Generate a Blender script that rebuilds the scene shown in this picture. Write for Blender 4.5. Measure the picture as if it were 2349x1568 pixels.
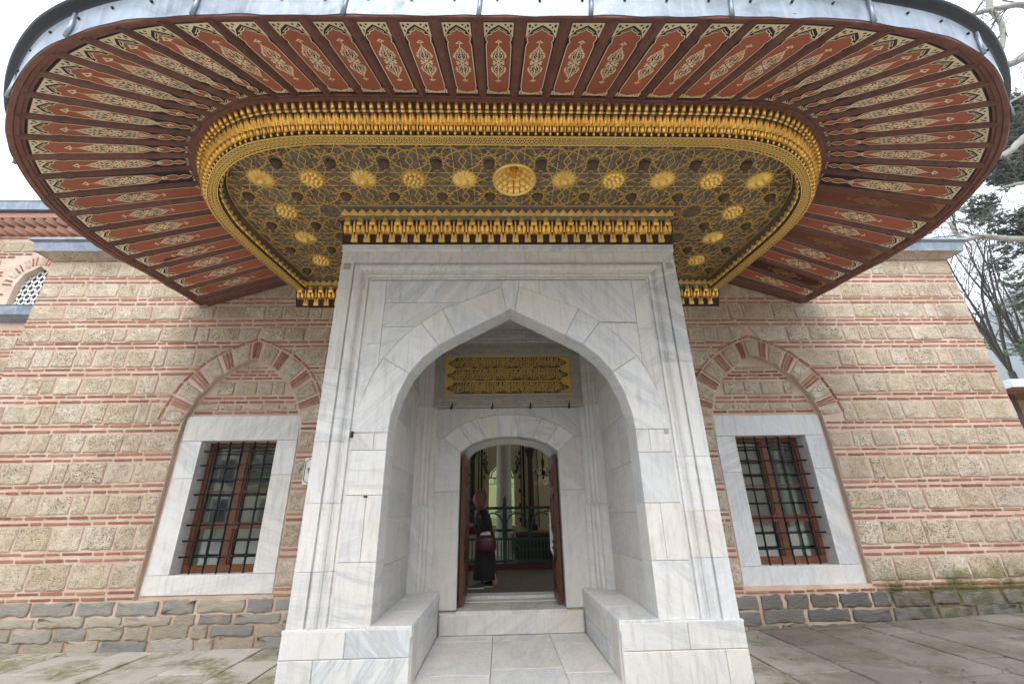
import bpy, math, random
from mathutils import Vector, Matrix
from mathutils.geometry import tessellate_polygon
for o in list(bpy.data.objects): bpy.data.objects.remove(o)
SC = bpy.context.scene
COL = SC.collection
R = math.radians
rnd = random.Random(7)

# ------------------------------------------------------------------ camera
cam_d = bpy.data.cameras.new('camera'); cam = bpy.data.objects.new('camera', cam_d); COL.objects.link(cam)
cam_d.sensor_width = 36; cam_d.lens = 36*989/2348; cam_d.clip_start = .05; cam_d.clip_end = 6000
cam.matrix_world = Matrix(((.99955814, .00666606, -.02896691, -.1334),
                           (-.02436213, -.37459901, -.9268668, -4.6),
                           (-.01702952, .92716296, -.37427109, 1.40), (0, 0, 0, 1)))
SC.camera = cam
SC.render.resolution_x = 1024; SC.render.resolution_y = 683

# ------------------------------------------------------------------ sky, sun, exposure
SUN_AZ = R(-5)      # measured from straight in front of the portal towards the left
SUN_EL = R(42)
w = bpy.data.worlds.new('World'); SC.world = w; w.use_nodes = True
nt = w.node_tree; nt.nodes.clear()
sky = nt.nodes.new('ShaderNodeTexSky'); sky.sky_type = 'NISHITA'; sky.sun_disc = False
sky.sun_elevation = SUN_EL; sky.sun_rotation = math.pi - SUN_AZ
sky.air_density = 1.0; sky.dust_density = 3.0
b1 = nt.nodes.new('ShaderNodeBackground'); b1.inputs[1].default_value = .05
nt.links.new(sky.outputs[0], b1.inputs[0])
b2 = nt.nodes.new('ShaderNodeBackground'); b2.inputs[0].default_value = (.90, .95, 1, 1); b2.inputs[1].default_value = 1.22
ad = nt.nodes.new('ShaderNodeAddShader'); nt.links.new(b1.outputs[0], ad.inputs[0]); nt.links.new(b2.outputs[0], ad.inputs[1])
wo = nt.nodes.new('ShaderNodeOutputWorld'); nt.links.new(ad.outputs[0], wo.inputs[0])
sd = bpy.data.lights.new('sun', 'SUN'); sd.energy = .8; sd.angle = R(22); sd.color = (1, .93, .82)
so = bpy.data.objects.new('sun', sd); COL.objects.link(so)
dirv = Vector((math.sin(SUN_AZ)*math.cos(SUN_EL), -math.cos(SUN_AZ)*math.cos(SUN_EL), math.sin(SUN_EL)))
so.rotation_euler = dirv.to_track_quat('Z', 'Y').to_euler(); so.location = dirv*40
SC.view_settings.view_transform = 'Standard'; SC.view_settings.look = 'None'
SC.view_settings.gamma = 1; SC.view_settings.exposure = 1.12; SC.view_settings.use_curve_mapping = False

# ------------------------------------------------------------------ object helpers
WL = {}
def setp(o, label=None, cat=None, group=None, kind=None):
    if label: o['label'] = label
    if cat: o['category'] = cat
    if group: o['group'] = group
    if kind: o['kind'] = kind
    return o
def thing(name, loc, label, cat, group=None):
    o = bpy.data.objects.new(name, None); COL.objects.link(o); o.location = loc; o.empty_display_size = .2
    WL[o.name] = Vector(loc)
    return setp(o, label, cat, group)
def put(o, parent, loc=(0, 0, 0)):
    COL.objects.link(o)
    loc = Vector(loc)
    if parent is not None:
        o.parent = parent; o.location = loc - WL[parent.name]
    else: o.location = loc
    WL[o.name] = loc
    return o
def mesh(name, V, F, mats, smooth=False, mi=None):
    me = bpy.data.meshes.new(name); me.from_pydata([tuple(v) for v in V], [], [tuple(f) for f in F])
    if not isinstance(mats, (list, tuple)): mats = [mats]
    for m in mats: me.materials.append(m)
    if mi: me.polygons.foreach_set('material_index', mi)
    if smooth: me.polygons.foreach_set('use_smooth', [True]*len(me.polygons))
    me.update(); return me
def obj(name, V, F, mats, parent=None, smooth=False, mi=None, **kw):
    o = bpy.data.objects.new(name, mesh(name, V, F, mats, smooth, mi)); put(o, parent); return setp(o, **kw)
class MB:
    def __init__(s): s.V = []; s.F = []; s.mi = []
    def add(s, V, F, m=0):
        n = len(s.V); s.V += [tuple(v) for v in V]; s.F += [tuple(i+n for i in f) for f in F]; s.mi += [m]*len(F)
    def box(s, a, b, m=0):
        (x0, y0, z0), (x1, y1, z1) = a, b
        s.add([(x0,y0,z0),(x1,y0,z0),(x1,y1,z0),(x0,y1,z0),(x0,y0,z1),(x1,y0,z1),(x1,y1,z1),(x0,y1,z1)],
              [(3,2,1,0),(4,5,6,7),(0,1,5,4),(1,2,6,5),(2,3,7,6),(3,0,4,7)], m)
    def bar(s, p, q, r, n=6, r2=None, m=0, cap=True):
        p = Vector(p); q = Vector(q); d = (q-p)
        if d.length < 1e-6: return
        d.normalize(); a = d.orthogonal().normalized(); b = d.cross(a); r2 = r if r2 is None else r2
        V = []
        for c, rr in ((p, r), (q, r2)):
            for i in range(n):
                t = 2*math.pi*i/n; V.append(c + a*math.cos(t)*rr + b*math.sin(t)*rr)
        F = [(i, (i+1)%n, n+(i+1)%n, n+i) for i in range(n)]
        if cap: F += [tuple(range(n-1,-1,-1)), tuple(range(n, 2*n))]
        s.add(V, F, m)
    def tube(s, P, Rr, n=6, m=0):
        P = [Vector(p) for p in P]; k = len(P); V = []; up = None
        for i in range(k):
            d = (P[min(i+1, k-1)]-P[max(i-1, 0)]).normalized()
            a = d.orthogonal().normalized() if up is None else (up - d*up.dot(d)).normalized()
            up = a; b = d.cross(a); rr = Rr[i] if isinstance(Rr, (list, tuple)) else Rr
            for j in range(n):
                t = 2*math.pi*j/n; V.append(P[i] + a*math.cos(t)*rr + b*math.sin(t)*rr)
        F = [(i*n+j, i*n+(j+1)%n, (i+1)*n+(j+1)%n, (i+1)*n+j) for i in range(k-1) for j in range(n)]
        F += [tuple(range(n-1,-1,-1)), tuple(range((k-1)*n, k*n))]
        s.add(V, F, m)
    def lathe(s, prof, c, n=16, axis='Z', m=0):
        V = []; c = Vector(c)
        for (r, h) in prof:
            for i in range(n):
                t = 2*math.pi*i/n
                v = (r*math.cos(t), r*math.sin(t), h) if axis == 'Z' else (r*math.cos(t), h, r*math.sin(t))
                V.append(c+Vector(v))
        F = [(i*n+j, i*n+(j+1)%n, (i+1)*n+(j+1)%n, (i+1)*n+j) for i in range(len(prof)-1) for j in range(n)]
        s.add(V, F, m)
    def obj(s, name, mats, parent=None, smooth=False, **kw): return obj(name, s.V, s.F, mats, parent, smooth, s.mi, **kw)
def area2(P): return sum(P[i][0]*P[(i+1)%len(P)][1]-P[(i+1)%len(P)][0]*P[i][1] for i in range(len(P)))/2
def ccw(P): return list(P) if area2(P) > 0 else list(reversed(P))
def inset(P, d):
    P = ccw(P); n = len(P); out = []
    for i in range(n):
        p0 = Vector(P[i-1][:2]); p1 = Vector(P[i][:2]); p2 = Vector(P[(i+1)%n][:2])
        e1 = (p1-p0); e2 = (p2-p1)
        if e1.length < 1e-7 or e2.length < 1e-7: out.append(tuple(p1)); continue
        e1.normalize(); e2.normalize()
        n1 = Vector((-e1.y, e1.x)); n2 = Vector((-e2.y, e2.x)); b = n1+n2
        if b.length < 1e-4: b = n1
        b.normalize(); k = max(.35, b.dot(n1)); out.append(tuple(p1 + b*(d/k)))
    return out
def tess(polys):
    vs = [[Vector((p[0], p[1], 0)) for p in P] for P in polys]
    return [tuple(t) for t in tessellate_polygon(vs)]
# plane maps: (u, v, w) -> world, w towards the viewer side
def front(y0): return lambda u, v, w: (u, y0-w, v)               # wall facing -Y, u=x, v=z
def flat(z0): return lambda u, v, w: (u, v, z0+w if not callable(z0) else z0(u, v)+w)
def sideL(x0): return lambda u, v, w: (x0+w, u, v)               # plane facing +X, u=y, v=z
def sideR(x0): return lambda u, v, w: (x0-w, u, v)
def block(P, w0, w1, mp, bev=.004):
    """extruded polygon with a small bevel on the seen edge"""
    P = ccw(P); Q = inset(P, bev); n = len(P)
    V = [mp(u, v, w0) for u, v in P] + [mp(u, v, w1-bev) for u, v in P] + [mp(u, v, w1) for u, v in Q]
    F = [(i, (i+1)%n, n+(i+1)%n, n+i) for i in range(n)] + [(n+i, n+(i+1)%n, 2*n+(i+1)%n, 2*n+i) for i in range(n)]
    F += [tuple(2*n+i for i in t) for t in tess([Q])]
    return V, F
def rough(P, w0, proud, mp, jit=.012, bulge=.006, rg=rnd):
    """hand-dressed stone: polygon outline with wobbling edges and an uneven face; rings 0-2 form the rim"""
    P = ccw(P); Q = []
    for i in range(len(P)):
        a = Vector(P[i]); b = Vector(P[(i+1)%len(P)]); L = (b-a).length
        k = 1 if L < .07 else (2 if L < .16 else (4 if L < .3 else 6))
        e = (b-a)/max(L, 1e-6); nn = Vector((-e.y, e.x))
        c = min(.016, L*.2)
        Q.append(a + e*c*rg.uniform(.3, 1.2) + nn*rg.uniform(0, jit*.5))
        for j in range(1, k): Q.append(a.lerp(b, j/k) + nn*rg.uniform(-jit*.35, jit*.75))
        Q.append(b - e*c*rg.uniform(.3, 1.2) + nn*rg.uniform(0, jit*.5))
    n = len(Q); cx = sum((q for q in Q), Vector((0, 0)))/n
    dmin = min((q-cx).length for q in Q)
    i1 = min(.004, .1*dmin); i2 = min(.034, .42*dmin)
    R1 = [q + (cx-q).normalized()*i1 for q in Q]
    R2 = [q + (cx-q).normalized()*i2*rg.uniform(.8, 1.3) for q in Q]
    V = [mp(q.x, q.y, w0) for q in Q] + [mp(q.x, q.y, proud*.4) for q in Q] + [mp(q.x, q.y, proud*rg.uniform(.75, 1.0)) for q in R1]
    V += [mp(q.x, q.y, proud + rg.uniform(-bulge, bulge)) for q in R2] + [mp(cx.x, cx.y, proud+rg.uniform(-bulge, bulge))]
    F = []
    for k in range(3): F += [(k*n+i, k*n+(i+1)%n, (k+1)*n+(i+1)%n, (k+1)*n+i) for i in range(n)]
    F += [(3*n+i, 3*n+(i+1)%n, 4*n) for i in range(n)]
    return V, F
def rim_of(V):
    n = (len(V)-1)//4; return [1.0]*(3*n)+[0.0]*(n+1)
def set_rim(o, vals):
    a = o.data.attributes.new('rim', 'FLOAT', 'POINT'); a.data.foreach_set('value', vals)
def smear(t, c, v, amt=.5, sc=26):
    """mortar smeared raggedly over the edges of the pieces"""
    at = nd(t, 'Attribute', attribute_name='rim'); f = mth(t, 'ADD', at.outputs['Fac'], mth(t, 'MULTIPLY_ADD', noise(t, v, sc, 4, .6), 1.5, -.75))
    m = ramp(t, f, [(amt, 0), (amt+.12, 1)]); m = mth(t, 'MULTIPLY', m, mth(t, 'MULTIPLY', at.outputs['Fac'], 4, clamp=True))
    return mix(t, mth(t, 'MULTIPLY', m, .9), c, (.56, .425, .345))
def plate(outer, holes, w0, w1, mp):
    """flat plate from w1 (seen face) back to w0 with hole reveals"""
    outer = ccw(outer); holes = [list(reversed(ccw(h))) for h in holes]
    polys = [outer]+holes; flatp = [p for P in polys for p in P]; n = len(flatp)
    V = [mp(u, v, w1) for u, v in flatp] + [mp(u, v, w0) for u, v in flatp]
    F = []
    for t in tess(polys):
        a, b, c = (flatp[i] for i in t)
        s = (b[0]-a[0])*(c[1]-a[1])-(b[1]-a[1])*(c[0]-a[0])
        t = t if s > 0 else t[::-1]
        F.append(t); F.append(tuple(n+i for i in t[::-1]))
    k = 0
    for P in polys:
        m = len(P)
        F += [(k+i, n+k+i, n+k+(i+1)%m, k+(i+1)%m) for i in range(m)]; k += m
    return V, F
def rect(u0, v0, u1, v1): return [(u0, v0), (u1, v0), (u1, v1), (u0, v1)]
def ribbon(P, wd, mp, w, closed=False):
    P = [Vector(p) for p in P]; n = len(P); V = []; F = []
    for i in range(n):
        a = P[(i-1)%n] if (closed or i > 0) else P[i]; b = P[(i+1)%n] if (closed or i < n-1) else P[i]
        d = (b-a); d = d.normalized() if d.length > 1e-9 else Vector((1, 0)); nn = Vector((-d.y, d.x))*(wd/2)
        V += [mp(*(P[i]+nn), w), mp(*(P[i]-nn), w)]
    for i in range(n if closed else n-1):
        j = (i+1)%n; F.append((2*i, 2*i+1, 2*j+1, 2*j))
    return V, F
def catmull(P, k=4, closed=False):
    P = [Vector(p) for p in P]; n = len(P); out = []
    for i in range(n if closed else n-1):
        p0 = P[(i-1)%n] if closed or i > 0 else P[i]; p1 = P[i]; p2 = P[(i+1)%n]; p3 = P[(i+2)%n] if closed or i < n-2 else p2
        for j in range(k):
            t = j/k
            out.append(.5*((2*p1)+(p2-p0)*t+(2*p0-5*p1+4*p2-p3)*t*t+(3*p1-p0-3*p2+p3)*t**3))
    if not closed: out.append(P[-1].copy())
    return out
def inside(p, P):
    x, y = p[0], p[1]; c = False; n = len(P)
    for i in range(n):
        x1, y1 = P[i][0], P[i][1]; x2, y2 = P[i-1][0], P[i-1][1]
        if (y1 > y) != (y2 > y) and x < (x2-x1)*(y-y1)/(y2-y1)+x1: c = not c
    return c
def copies(name, me, mats, parent, limit, group=None, stuff_name=None):
    """place one shared mesh at each matrix: the first `limit` as objects, the rest joined as one stuff part"""
    base = WL[parent.name]
    for M_ in mats[:limit]:
        o = bpy.data.objects.new(name, me); COL.objects.link(o); o.parent = parent
        WL[o.name] = M_.translation.copy()
        Mw = M_.copy(); Mw.translation = M_.translation-base; o.matrix_basis = Mw
        if group: o['group'] = group
    rest = mats[limit:]
    if rest:
        V0 = [v.co.copy() for v in me.vertices]; F0 = [tuple(p.vertices) for p in me.polygons]; b = MB()
        for M_ in rest: b.add([M_ @ v for v in V0], F0)
        b.obj(stuff_name or name+'_row', list(me.materials), parent, kind='stuff')

# ------------------------------------------------------------------ materials
def nodes(name):
    m = bpy.data.materials.new(name); m.use_nodes = True; t = m.node_tree
    return m, t, t.nodes['Principled BSDF']
def nd(t, typ, ins=None, **kw):
    n = t.nodes.new('ShaderNode'+typ)
    for k, v in kw.items(): setattr(n, k, v)
    for k, v in (ins or {}).items():
        if isinstance(v, bpy.types.NodeSocket): t.links.new(v, n.inputs[k])
        else: n.inputs[k].default_value = v
    return n
def c4(c): return (c[0], c[1], c[2], 1)
def ramp(t, fac, stops):
    n = t.nodes.new('ShaderNodeValToRGB'); t.links.new(fac, n.inputs[0]); e = n.color_ramp.elements
    while len(e) < len(stops): e.new(.5)
    for x, (p, c) in zip(e, stops): x.position = p; x.color = c4(c) if not isinstance(c, (int, float)) else (c, c, c, 1)
    return n.outputs[0]
def mth(t, op, a, b=None, c=None, clamp=False):
    n = t.nodes.new('ShaderNodeMath'); n.operation = op; n.use_clamp = clamp
    for i, v in enumerate((a, b, c)):
        if v is None: continue
        if isinstance(v, bpy.types.NodeSocket): t.links.new(v, n.inputs[i])
        else: n.inputs[i].default_value = v
    return n.outputs[0]
def mix(t, f, a, b, mode='MIX'):
    n = t.nodes.new('ShaderNodeMix'); n.data_type = 'RGBA'; n.blend_type = mode
    for k, v in ((0, f), (6, a), (7, b)):
        if isinstance(v, bpy.types.NodeSocket): t.links.new(v, n.inputs[k])
        else: n.inputs[k].default_value = c4(v) if k else v
    return n.outputs[2]
def noise(t, vec, scale, detail=4, rough_=.55, dist=0):
    n = nd(t, 'TexNoise', {'Scale': scale, 'Detail': detail, 'Roughness': rough_, 'Distortion': dist})
    if vec is not None: t.links.new(vec, n.inputs['Vector'])
    return n.outputs[0]
def coords(t, off=True):
    """object coordinates, shifted per object so alike pieces do not share a pattern"""
    tc = nd(t, 'TexCoord'); oi = nd(t, 'ObjectInfo')
    if not off: return tc.outputs['Object'], oi.outputs['Random']
    s = nd(t, 'VectorMath', {1: (37.1, 19.7, 53.3)}, operation='MULTIPLY'); t.links.new(oi.outputs['Random'], s.inputs[0])
    a = nd(t, 'VectorMath', operation='ADD'); t.links.new(tc.outputs['Object'], a.inputs[0]); t.links.new(s.outputs[0], a.inputs[1])
    return a.outputs[0], oi.outputs['Random']
def bump(t, bs, h, st, d=.01):
    n = nd(t, 'Bump', {'Strength': st, 'Distance': d, 'Height': h}); t.links.new(n.outputs[0], bs.inputs['Normal'])
def setb(t, bs, col=None, rough_=None, metal=None, spec=None):
    for k, v in (('Base Color', col), ('Roughness', rough_), ('Metallic', metal), ('Specular IOR Level', spec)):
        if v is None: continue
        if isinstance(v, bpy.types.NodeSocket): t.links.new(v, bs.inputs[k])
        else: bs.inputs[k].default_value = c4(v) if k == 'Base Color' else v
def plain(name, col, rough_=.6, metal=0, var=.15, nscale=12, bst=.15, spec=.4):
    m, t, bs = nodes(name); v, r = coords(t)
    n = noise(t, v, nscale, 5)
    f = mth(t, 'MULTIPLY_ADD', n, var*2, 1-var)
    f2 = mth(t, 'MULTIPLY_ADD', r, var, 1-var/2); f = mth(t, 'MULTIPLY', f, f2)
    s = nd(t, 'VectorMath', {0: col[:3]}, operation='SCALE'); t.links.new(f, s.inputs['Scale'])
    setb(t, bs, s.outputs[0], rough_, metal, spec)
    if bst: bump(t, bs, noise(t, v, nscale*4, 4), bst, .004)
    return m
def moss_mask(t, zmax, xmin):
    g = nd(t, 'NewGeometry'); sx = nd(t, 'SeparateXYZ', {0: g.outputs['Position']})
    n = noise(t, g.outputs['Position'], 3.2, 5, .6)
    a = mth(t, 'MULTIPLY_ADD', n, 1.1, -.55)
    zz = mth(t, 'SUBTRACT', zmax, mth(t, 'SUBTRACT', sx.outputs[2], mth(t, 'MULTIPLY', a, .6)))
    xx = mth(t, 'SUBTRACT', mth(t, 'ADD', sx.outputs[0], mth(t, 'MULTIPLY', a, 1.2)), xmin)
    return mth(t, 'MULTIPLY', mth(t, 'MULTIPLY', zz, 6, clamp=True), mth(t, 'MULTIPLY', xx, 2, clamp=True))

def weather(t, c):
    """soot, damp and lime patches that run across stones and mortar alike"""
    g = nd(t, 'NewGeometry'); p = nd(t, 'Mapping', {'Vector': g.outputs['Position'], 'Scale': (1, 1, .55)}).outputs[0]
    a = ramp(t, noise(t, p, .9, 6, .65), [(.50, 0), (.68, .38)]); c = mix(t, a, c, (.27, .205, .15))
    b_ = ramp(t, noise(t, g.outputs['Position'], 1.7, 5, .62), [(.55, 0), (.70, .5)]); return mix(t, b_, c, (.70, .62, .53))
def mat_tufa():
    m, t, bs = nodes('tufa_stone'); v, r = coords(t)
    base = ramp(t, r, [(0, (.56, .455, .335)), (.25, (.70, .595, .455)), (.5, (.63, .52, .39)), (.75, (.75, .66, .54)), (1, (.60, .51, .41))])
    n1 = noise(t, v, 7, 6, .65)
    c = mix(t, ramp(t, n1, [(.38, 0), (.72, .75)]), base, (.40, .315, .22))
    lich = ramp(t, noise(t, v, 3.1, 3), [(.60, 0), (.70, 1)])
    c = mix(t, mth(t, 'MULTIPLY', lich, .32), c, (.62, .52, .24))
    sm = ramp(t, noise(t, v, 4.3, 4), [(.58, 0), (.72, 1)])
    c = mix(t, mth(t, 'MULTIPLY', sm, .35), c, (.66, .60, .52))
    st = nd(t, 'Mapping', {'Vector': v, 'Scale': (1, 1, 1.9), 'Rotation': (0, .5, 0)}).outputs[0]
    vo1 = nd(t, 'TexVoronoi', {'Vector': st, 'Scale': 46, 'Randomness': 1}); pits = mth(t, 'MULTIPLY', ramp(t, vo1.outputs[0], [(.26, 1), (.40, 0)]), ramp(t, noise(t, v, 13, 3), [(.38, 0), (.48, 1)]))
    vo2 = nd(t, 'TexVoronoi', {'Vector': st, 'Scale': 21, 'Randomness': 1}); pits2 = mth(t, 'MULTIPLY', ramp(t, vo2.outputs[0], [(.20, 1), (.31, 0)]), ramp(t, noise(t, v, 9, 3), [(.44, 0), (.54, 1)]))
    pit = mth(t, 'MULTIPLY', mth(t, 'MAXIMUM', pits, pits2), mth(t, 'MULTIPLY_ADD', mth(t, 'FRACT', mth(t, 'MULTIPLY', r, 5.37)), .65, .5))
    c = mix(t, mth(t, 'MULTIPLY', pit, .78), c, (.13, .09, .055))  # shadow in the pits put into the colour
    c = weather(t, c); c = smear(t, c, v, .62, 30); mm = moss_mask(t, .72, 4.6); c = mix(t, mth(t, 'MULTIPLY', mm, .75), c, (.13, .14, .035))
    setb(t, bs, c, .92, 0, .2)
    h = mth(t, 'SUBTRACT', mth(t, 'MULTIPLY', noise(t, v, 24, 8, .75), 1.2), mth(t, 'MULTIPLY', pit, .55))
    bump(t, bs, h, 1.0, .022); return m
def mat_brick(name, a, b, c_, moss=True):
    m, t, bs = nodes(name); v, r = coords(t)
    col = ramp(t, r, [(0, a), (.55, b), (1, c_)])
    n = noise(t, v, 22, 5, .6); col = mix(t, ramp(t, n, [(.5, 0), (.75, .3)]), col, (.47, .30, .23)); col = smear(t, col, v, .80, 34)
    n2 = noise(t, v, 60, 3); col = mix(t, ramp(t, n2, [(.5, 0), (.8, .45)]), col, (.16, .07, .05))
    if moss: mm = moss_mask(t, .60, 4.6); col = mix(t, mth(t, 'MULTIPLY', mm, .85), col, (.055, .065, .010))
    setb(t, bs, col, .88, 0, .25); bump(t, bs, noise(t, v, 40, 6, .7), .6, .008); return m
def mat_mortar():
    m, t, bs = nodes('pink_mortar'); g = nd(t, 'NewGeometry'); v = g.outputs['Position']
    n = noise(t, v, 2.2, 6, .6)
    c = ramp(t, n, [(.3, (.47, .335, .26)), (.5, (.56, .43, .35)), (.72, (.64, .535, .46))])
    c = mix(t, ramp(t, noise(t, v, 60, 3), [(.5, 0), (.8, .4)]), c, (.62, .48, .40))
    c = weather(t, c); mm = moss_mask(t, .60, 4.6); c = mix(t, mth(t, 'MULTIPLY', mm, .9), c, (.06, .072, .012))
    s2 = nd(t, 'SeparateXYZ', {0: v}); low = mth(t, 'MULTIPLY', mth(t, 'SUBTRACT', .33, s2.outputs[2]), 5, clamp=True)
    c = mix(t, mth(t, 'MULTIPLY', low, .5), c, (.26, .17, .10))
    setb(t, bs, c, .95, 0, .15); bump(t, bs, noise(t, v, 55, 7, .7), .7, .008); return m
def mat_rubble():
    m, t, bs = nodes('grey_rubble_stone'); v, r = coords(t)
    base = ramp(t, r, [(0, (.26, .26, .255)), (.18, (.44, .43, .41)), (.36, (.40, .33, .24)), (.54, (.60, .52, .41)), (.72, (.37, .37, .365)), (.86, (.50, .43, .31)), (1, (.60, .57, .51))])
    st = nd(t, 'Mapping', {'Vector': v, 'Scale': (1, 1, 3)}).outputs[0]
    c = mix(t, mth(t, 'MULTIPLY', noise(t, st, 6, 6, .65), .7), base, (.16, .15, .14))
    c = mix(t, ramp(t, noise(t, v, 5, 4), [(.58, 0), (.68, .6)]), c, (.46, .36, .22))
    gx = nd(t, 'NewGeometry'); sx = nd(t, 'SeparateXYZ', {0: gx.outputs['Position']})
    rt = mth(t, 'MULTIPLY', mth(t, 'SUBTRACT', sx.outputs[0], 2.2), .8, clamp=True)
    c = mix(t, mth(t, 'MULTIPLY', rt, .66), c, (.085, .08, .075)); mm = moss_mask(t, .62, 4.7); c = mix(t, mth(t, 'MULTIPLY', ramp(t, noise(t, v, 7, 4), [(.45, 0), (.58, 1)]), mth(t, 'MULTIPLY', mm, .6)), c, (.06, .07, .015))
    setb(t, bs, c, .8, 0, .3); bump(t, bs, noise(t, st, 14, 9, .75), 1.0, .03); return m
def mat_marble(name, light=(.755, .75, .735), grey=(.40, .43, .47), warm=(.67, .60, .50), rgh=.5, amt=1.0):
    m, t, bs = nodes(name); v, r = coords(t)
    ang = mth(t, 'MULTIPLY_ADD', r, 2.2, -1.1)
    rot = nd(t, 'VectorRotate', {'Vector': v, 'Angle': ang, 'Axis': (.25, 1, .1)}, rotation_type='AXIS_ANGLE').outputs[0]
    sc = nd(t, 'Mapping', {'Vector': rot, 'Scale': (.55, .8, 5.0)}).outputs[0]
    n1 = noise(t, sc, 1.25, 6, .6, .9); n2 = noise(t, sc, 5.5, 5, .6, .5)
    f = mth(t, 'ADD', mth(t, 'MULTIPLY', n1, .75), mth(t, 'MULTIPLY', n2, .25))
    veins = ramp(t, f, [(.36, 0), (.50, .25), (.56, .75), (.60, .35), (.70, 1)])
    sel = mth(t, 'MULTIPLY_ADD', mth(t, 'FRACT', mth(t, 'MULTIPLY', r, 7.31)), .95, .15)
    lt = ramp(t, mth(t, 'FRACT', mth(t, 'MULTIPLY', r, 13.7)), [(0, light), (.3, tuple(a*b_ for a, b_ in zip(light, (.90, .90, .92)))), (.55, tuple(a*b_ for a, b_ in zip(light, (.95, .92, .87)))), (.8, tuple(a*b_ for a, b_ in zip(light, (.84, .87, .92)))), (1, light)])
    c = mix(t, mth(t, 'MULTIPLY', mth(t, 'MULTIPLY', veins, sel), .95*amt), lt, grey)
    thin = ramp(t, noise(t, sc, 3.3, 3, .5, 1.2), [(.485, 0), (.5, 1), (.515, 0)])
    c = mix(t, mth(t, 'MULTIPLY', thin, .28*amt), c, (.33, .36, .41))
    wm = ramp(t, noise(t, v, 1.3, 5, .6), [(.5, 0), (.72, 1)])
    c = mix(t, mth(t, 'MULTIPLY', wm, .45), c, warm)
    stn = nd(t, 'Mapping', {'Vector': v, 'Scale': (9, 9, 1.1)}).outputs[0]
    c = mix(t, ramp(t, noise(t, stn, 2.4, 5, .65), [(.50, 0), (.74, .5)]), c, (.36, .335, .30))
    spk = ramp(t, noise(t, v, 55, 2), [(.70, 0), (.76, .55)]); c = mix(t, spk, c, (.3, .29, .27))
    setb(t, bs, c, mth(t, 'MULTIPLY_ADD', noise(t, v, 18, 4), .25, rgh-.12), 0, .3)
    bump(t, bs, mth(t, 'ADD', noise(t, v, 9, 6, .6), mth(t, 'MULTIPLY', noise(t, v, 70, 3), .3)), .16, .01); return m
def mat_wood(name, a, b, axis_scale=(40, 3, 40), rgh=.5, spec=.35):
    m, t, bs = nodes(name); v, r = coords(t)
    sc = nd(t, 'Mapping', {'Vector': v, 'Scale': axis_scale}).outputs[0]
    c = ramp(t, noise(t, sc, 1.0, 6, .65, .5), [(.3, a), (.7, b)])
    f = mth(t, 'MULTIPLY_ADD', r, .35, .82); s = nd(t, 'VectorMath', operation='SCALE'); t.links.new(c, s.inputs[0]); t.links.new(f, s.inputs['Scale'])
    setb(t, bs, s.outputs[0], rgh, 0, spec); bump(t, bs, noise(t, sc, 1.5, 5), .3, .004); return m
def mat_gold(name, col=(.83, .52, .13), rgh=.36, dirt=.45, met=.5):
    m, t, bs = nodes(name); v, r = coords(t)
    n = noise(t, v, 30, 5, .6); c = mix(t, ramp(t, n, [(.42, 0), (.75, dirt)]), col, (.30, .15, .035))
    f = mth(t, 'MULTIPLY_ADD', r, .3, .85); s = nd(t, 'VectorMath', operation='SCALE'); t.links.new(c, s.inputs[0]); t.links.new(f, s.inputs['Scale'])
    setb(t, bs, s.outputs[0], mth(t, 'MULTIPLY_ADD', n, .3, rgh-.12), met, .5); bump(t, bs, noise(t, v, 90, 3), .2, .003); return m
def mat_lead():
    m, t, bs = nodes('lead_sheet'); v, r = coords(t)
    n = noise(t, v, 3, 6, .65, .6)
    c = ramp(t, n, [(.25, (.13, .155, .19)), (.5, (.25, .29, .345)), (.75, (.36, .405, .47))])
    st = nd(t, 'Mapping', {'Vector': v, 'Scale': (14, 14, 1.5)}).outputs[0]
    c = mix(t, ramp(t, noise(t, st, 1.5, 5), [(.5, 0), (.75, .5)]), c, (.42, .47, .54))
    setb(t, bs, c, .42, .55, .5); bump(t, bs, noise(t, v, 5, 5), .35, .02); return m
def mat_paving():
    m, t, bs = nodes('stone_paving'); v, r = coords(t); g = nd(t, 'NewGeometry'); P = g.outputs['Position']
    base = ramp(t, r, [(0, (.30, .265, .225)), (.2, (.55, .52, .47)), (.4, (.40, .37, .32)), (.6, (.62, .59, .54)), (.8, (.47, .44, .39)), (1, (.58, .54, .49))])
    c = mix(t, mth(t, 'MULTIPLY', noise(t, v, 5, 6, .65), .4), base, (.28, .25, .22))
    ms = ramp(t, noise(t, P, 1.5, 5, .66), [(.47, 0), (.58, .85)]); ms = mth(t, 'MULTIPLY', ms, ramp(t, noise(t, P, 14, 4), [(.35, .3), (.6, 1)]))
    c = mix(t, ms, c, (.135, .145, .045))
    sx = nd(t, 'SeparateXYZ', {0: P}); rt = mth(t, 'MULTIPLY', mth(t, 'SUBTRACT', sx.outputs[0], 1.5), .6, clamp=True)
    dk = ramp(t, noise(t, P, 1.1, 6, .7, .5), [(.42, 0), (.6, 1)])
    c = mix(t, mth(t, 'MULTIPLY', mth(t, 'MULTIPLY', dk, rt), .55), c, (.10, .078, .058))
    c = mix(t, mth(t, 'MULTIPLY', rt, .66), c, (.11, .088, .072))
    spk = ramp(t, noise(t, P, 45, 2), [(.66, 0), (.72, .7)]); c = mix(t, spk, c, (.09, .075, .055))
    setb(t, bs, c, .8, 0, .3); bump(t, bs, noise(t, v, 28, 7, .7), .5, .008); return m

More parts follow.
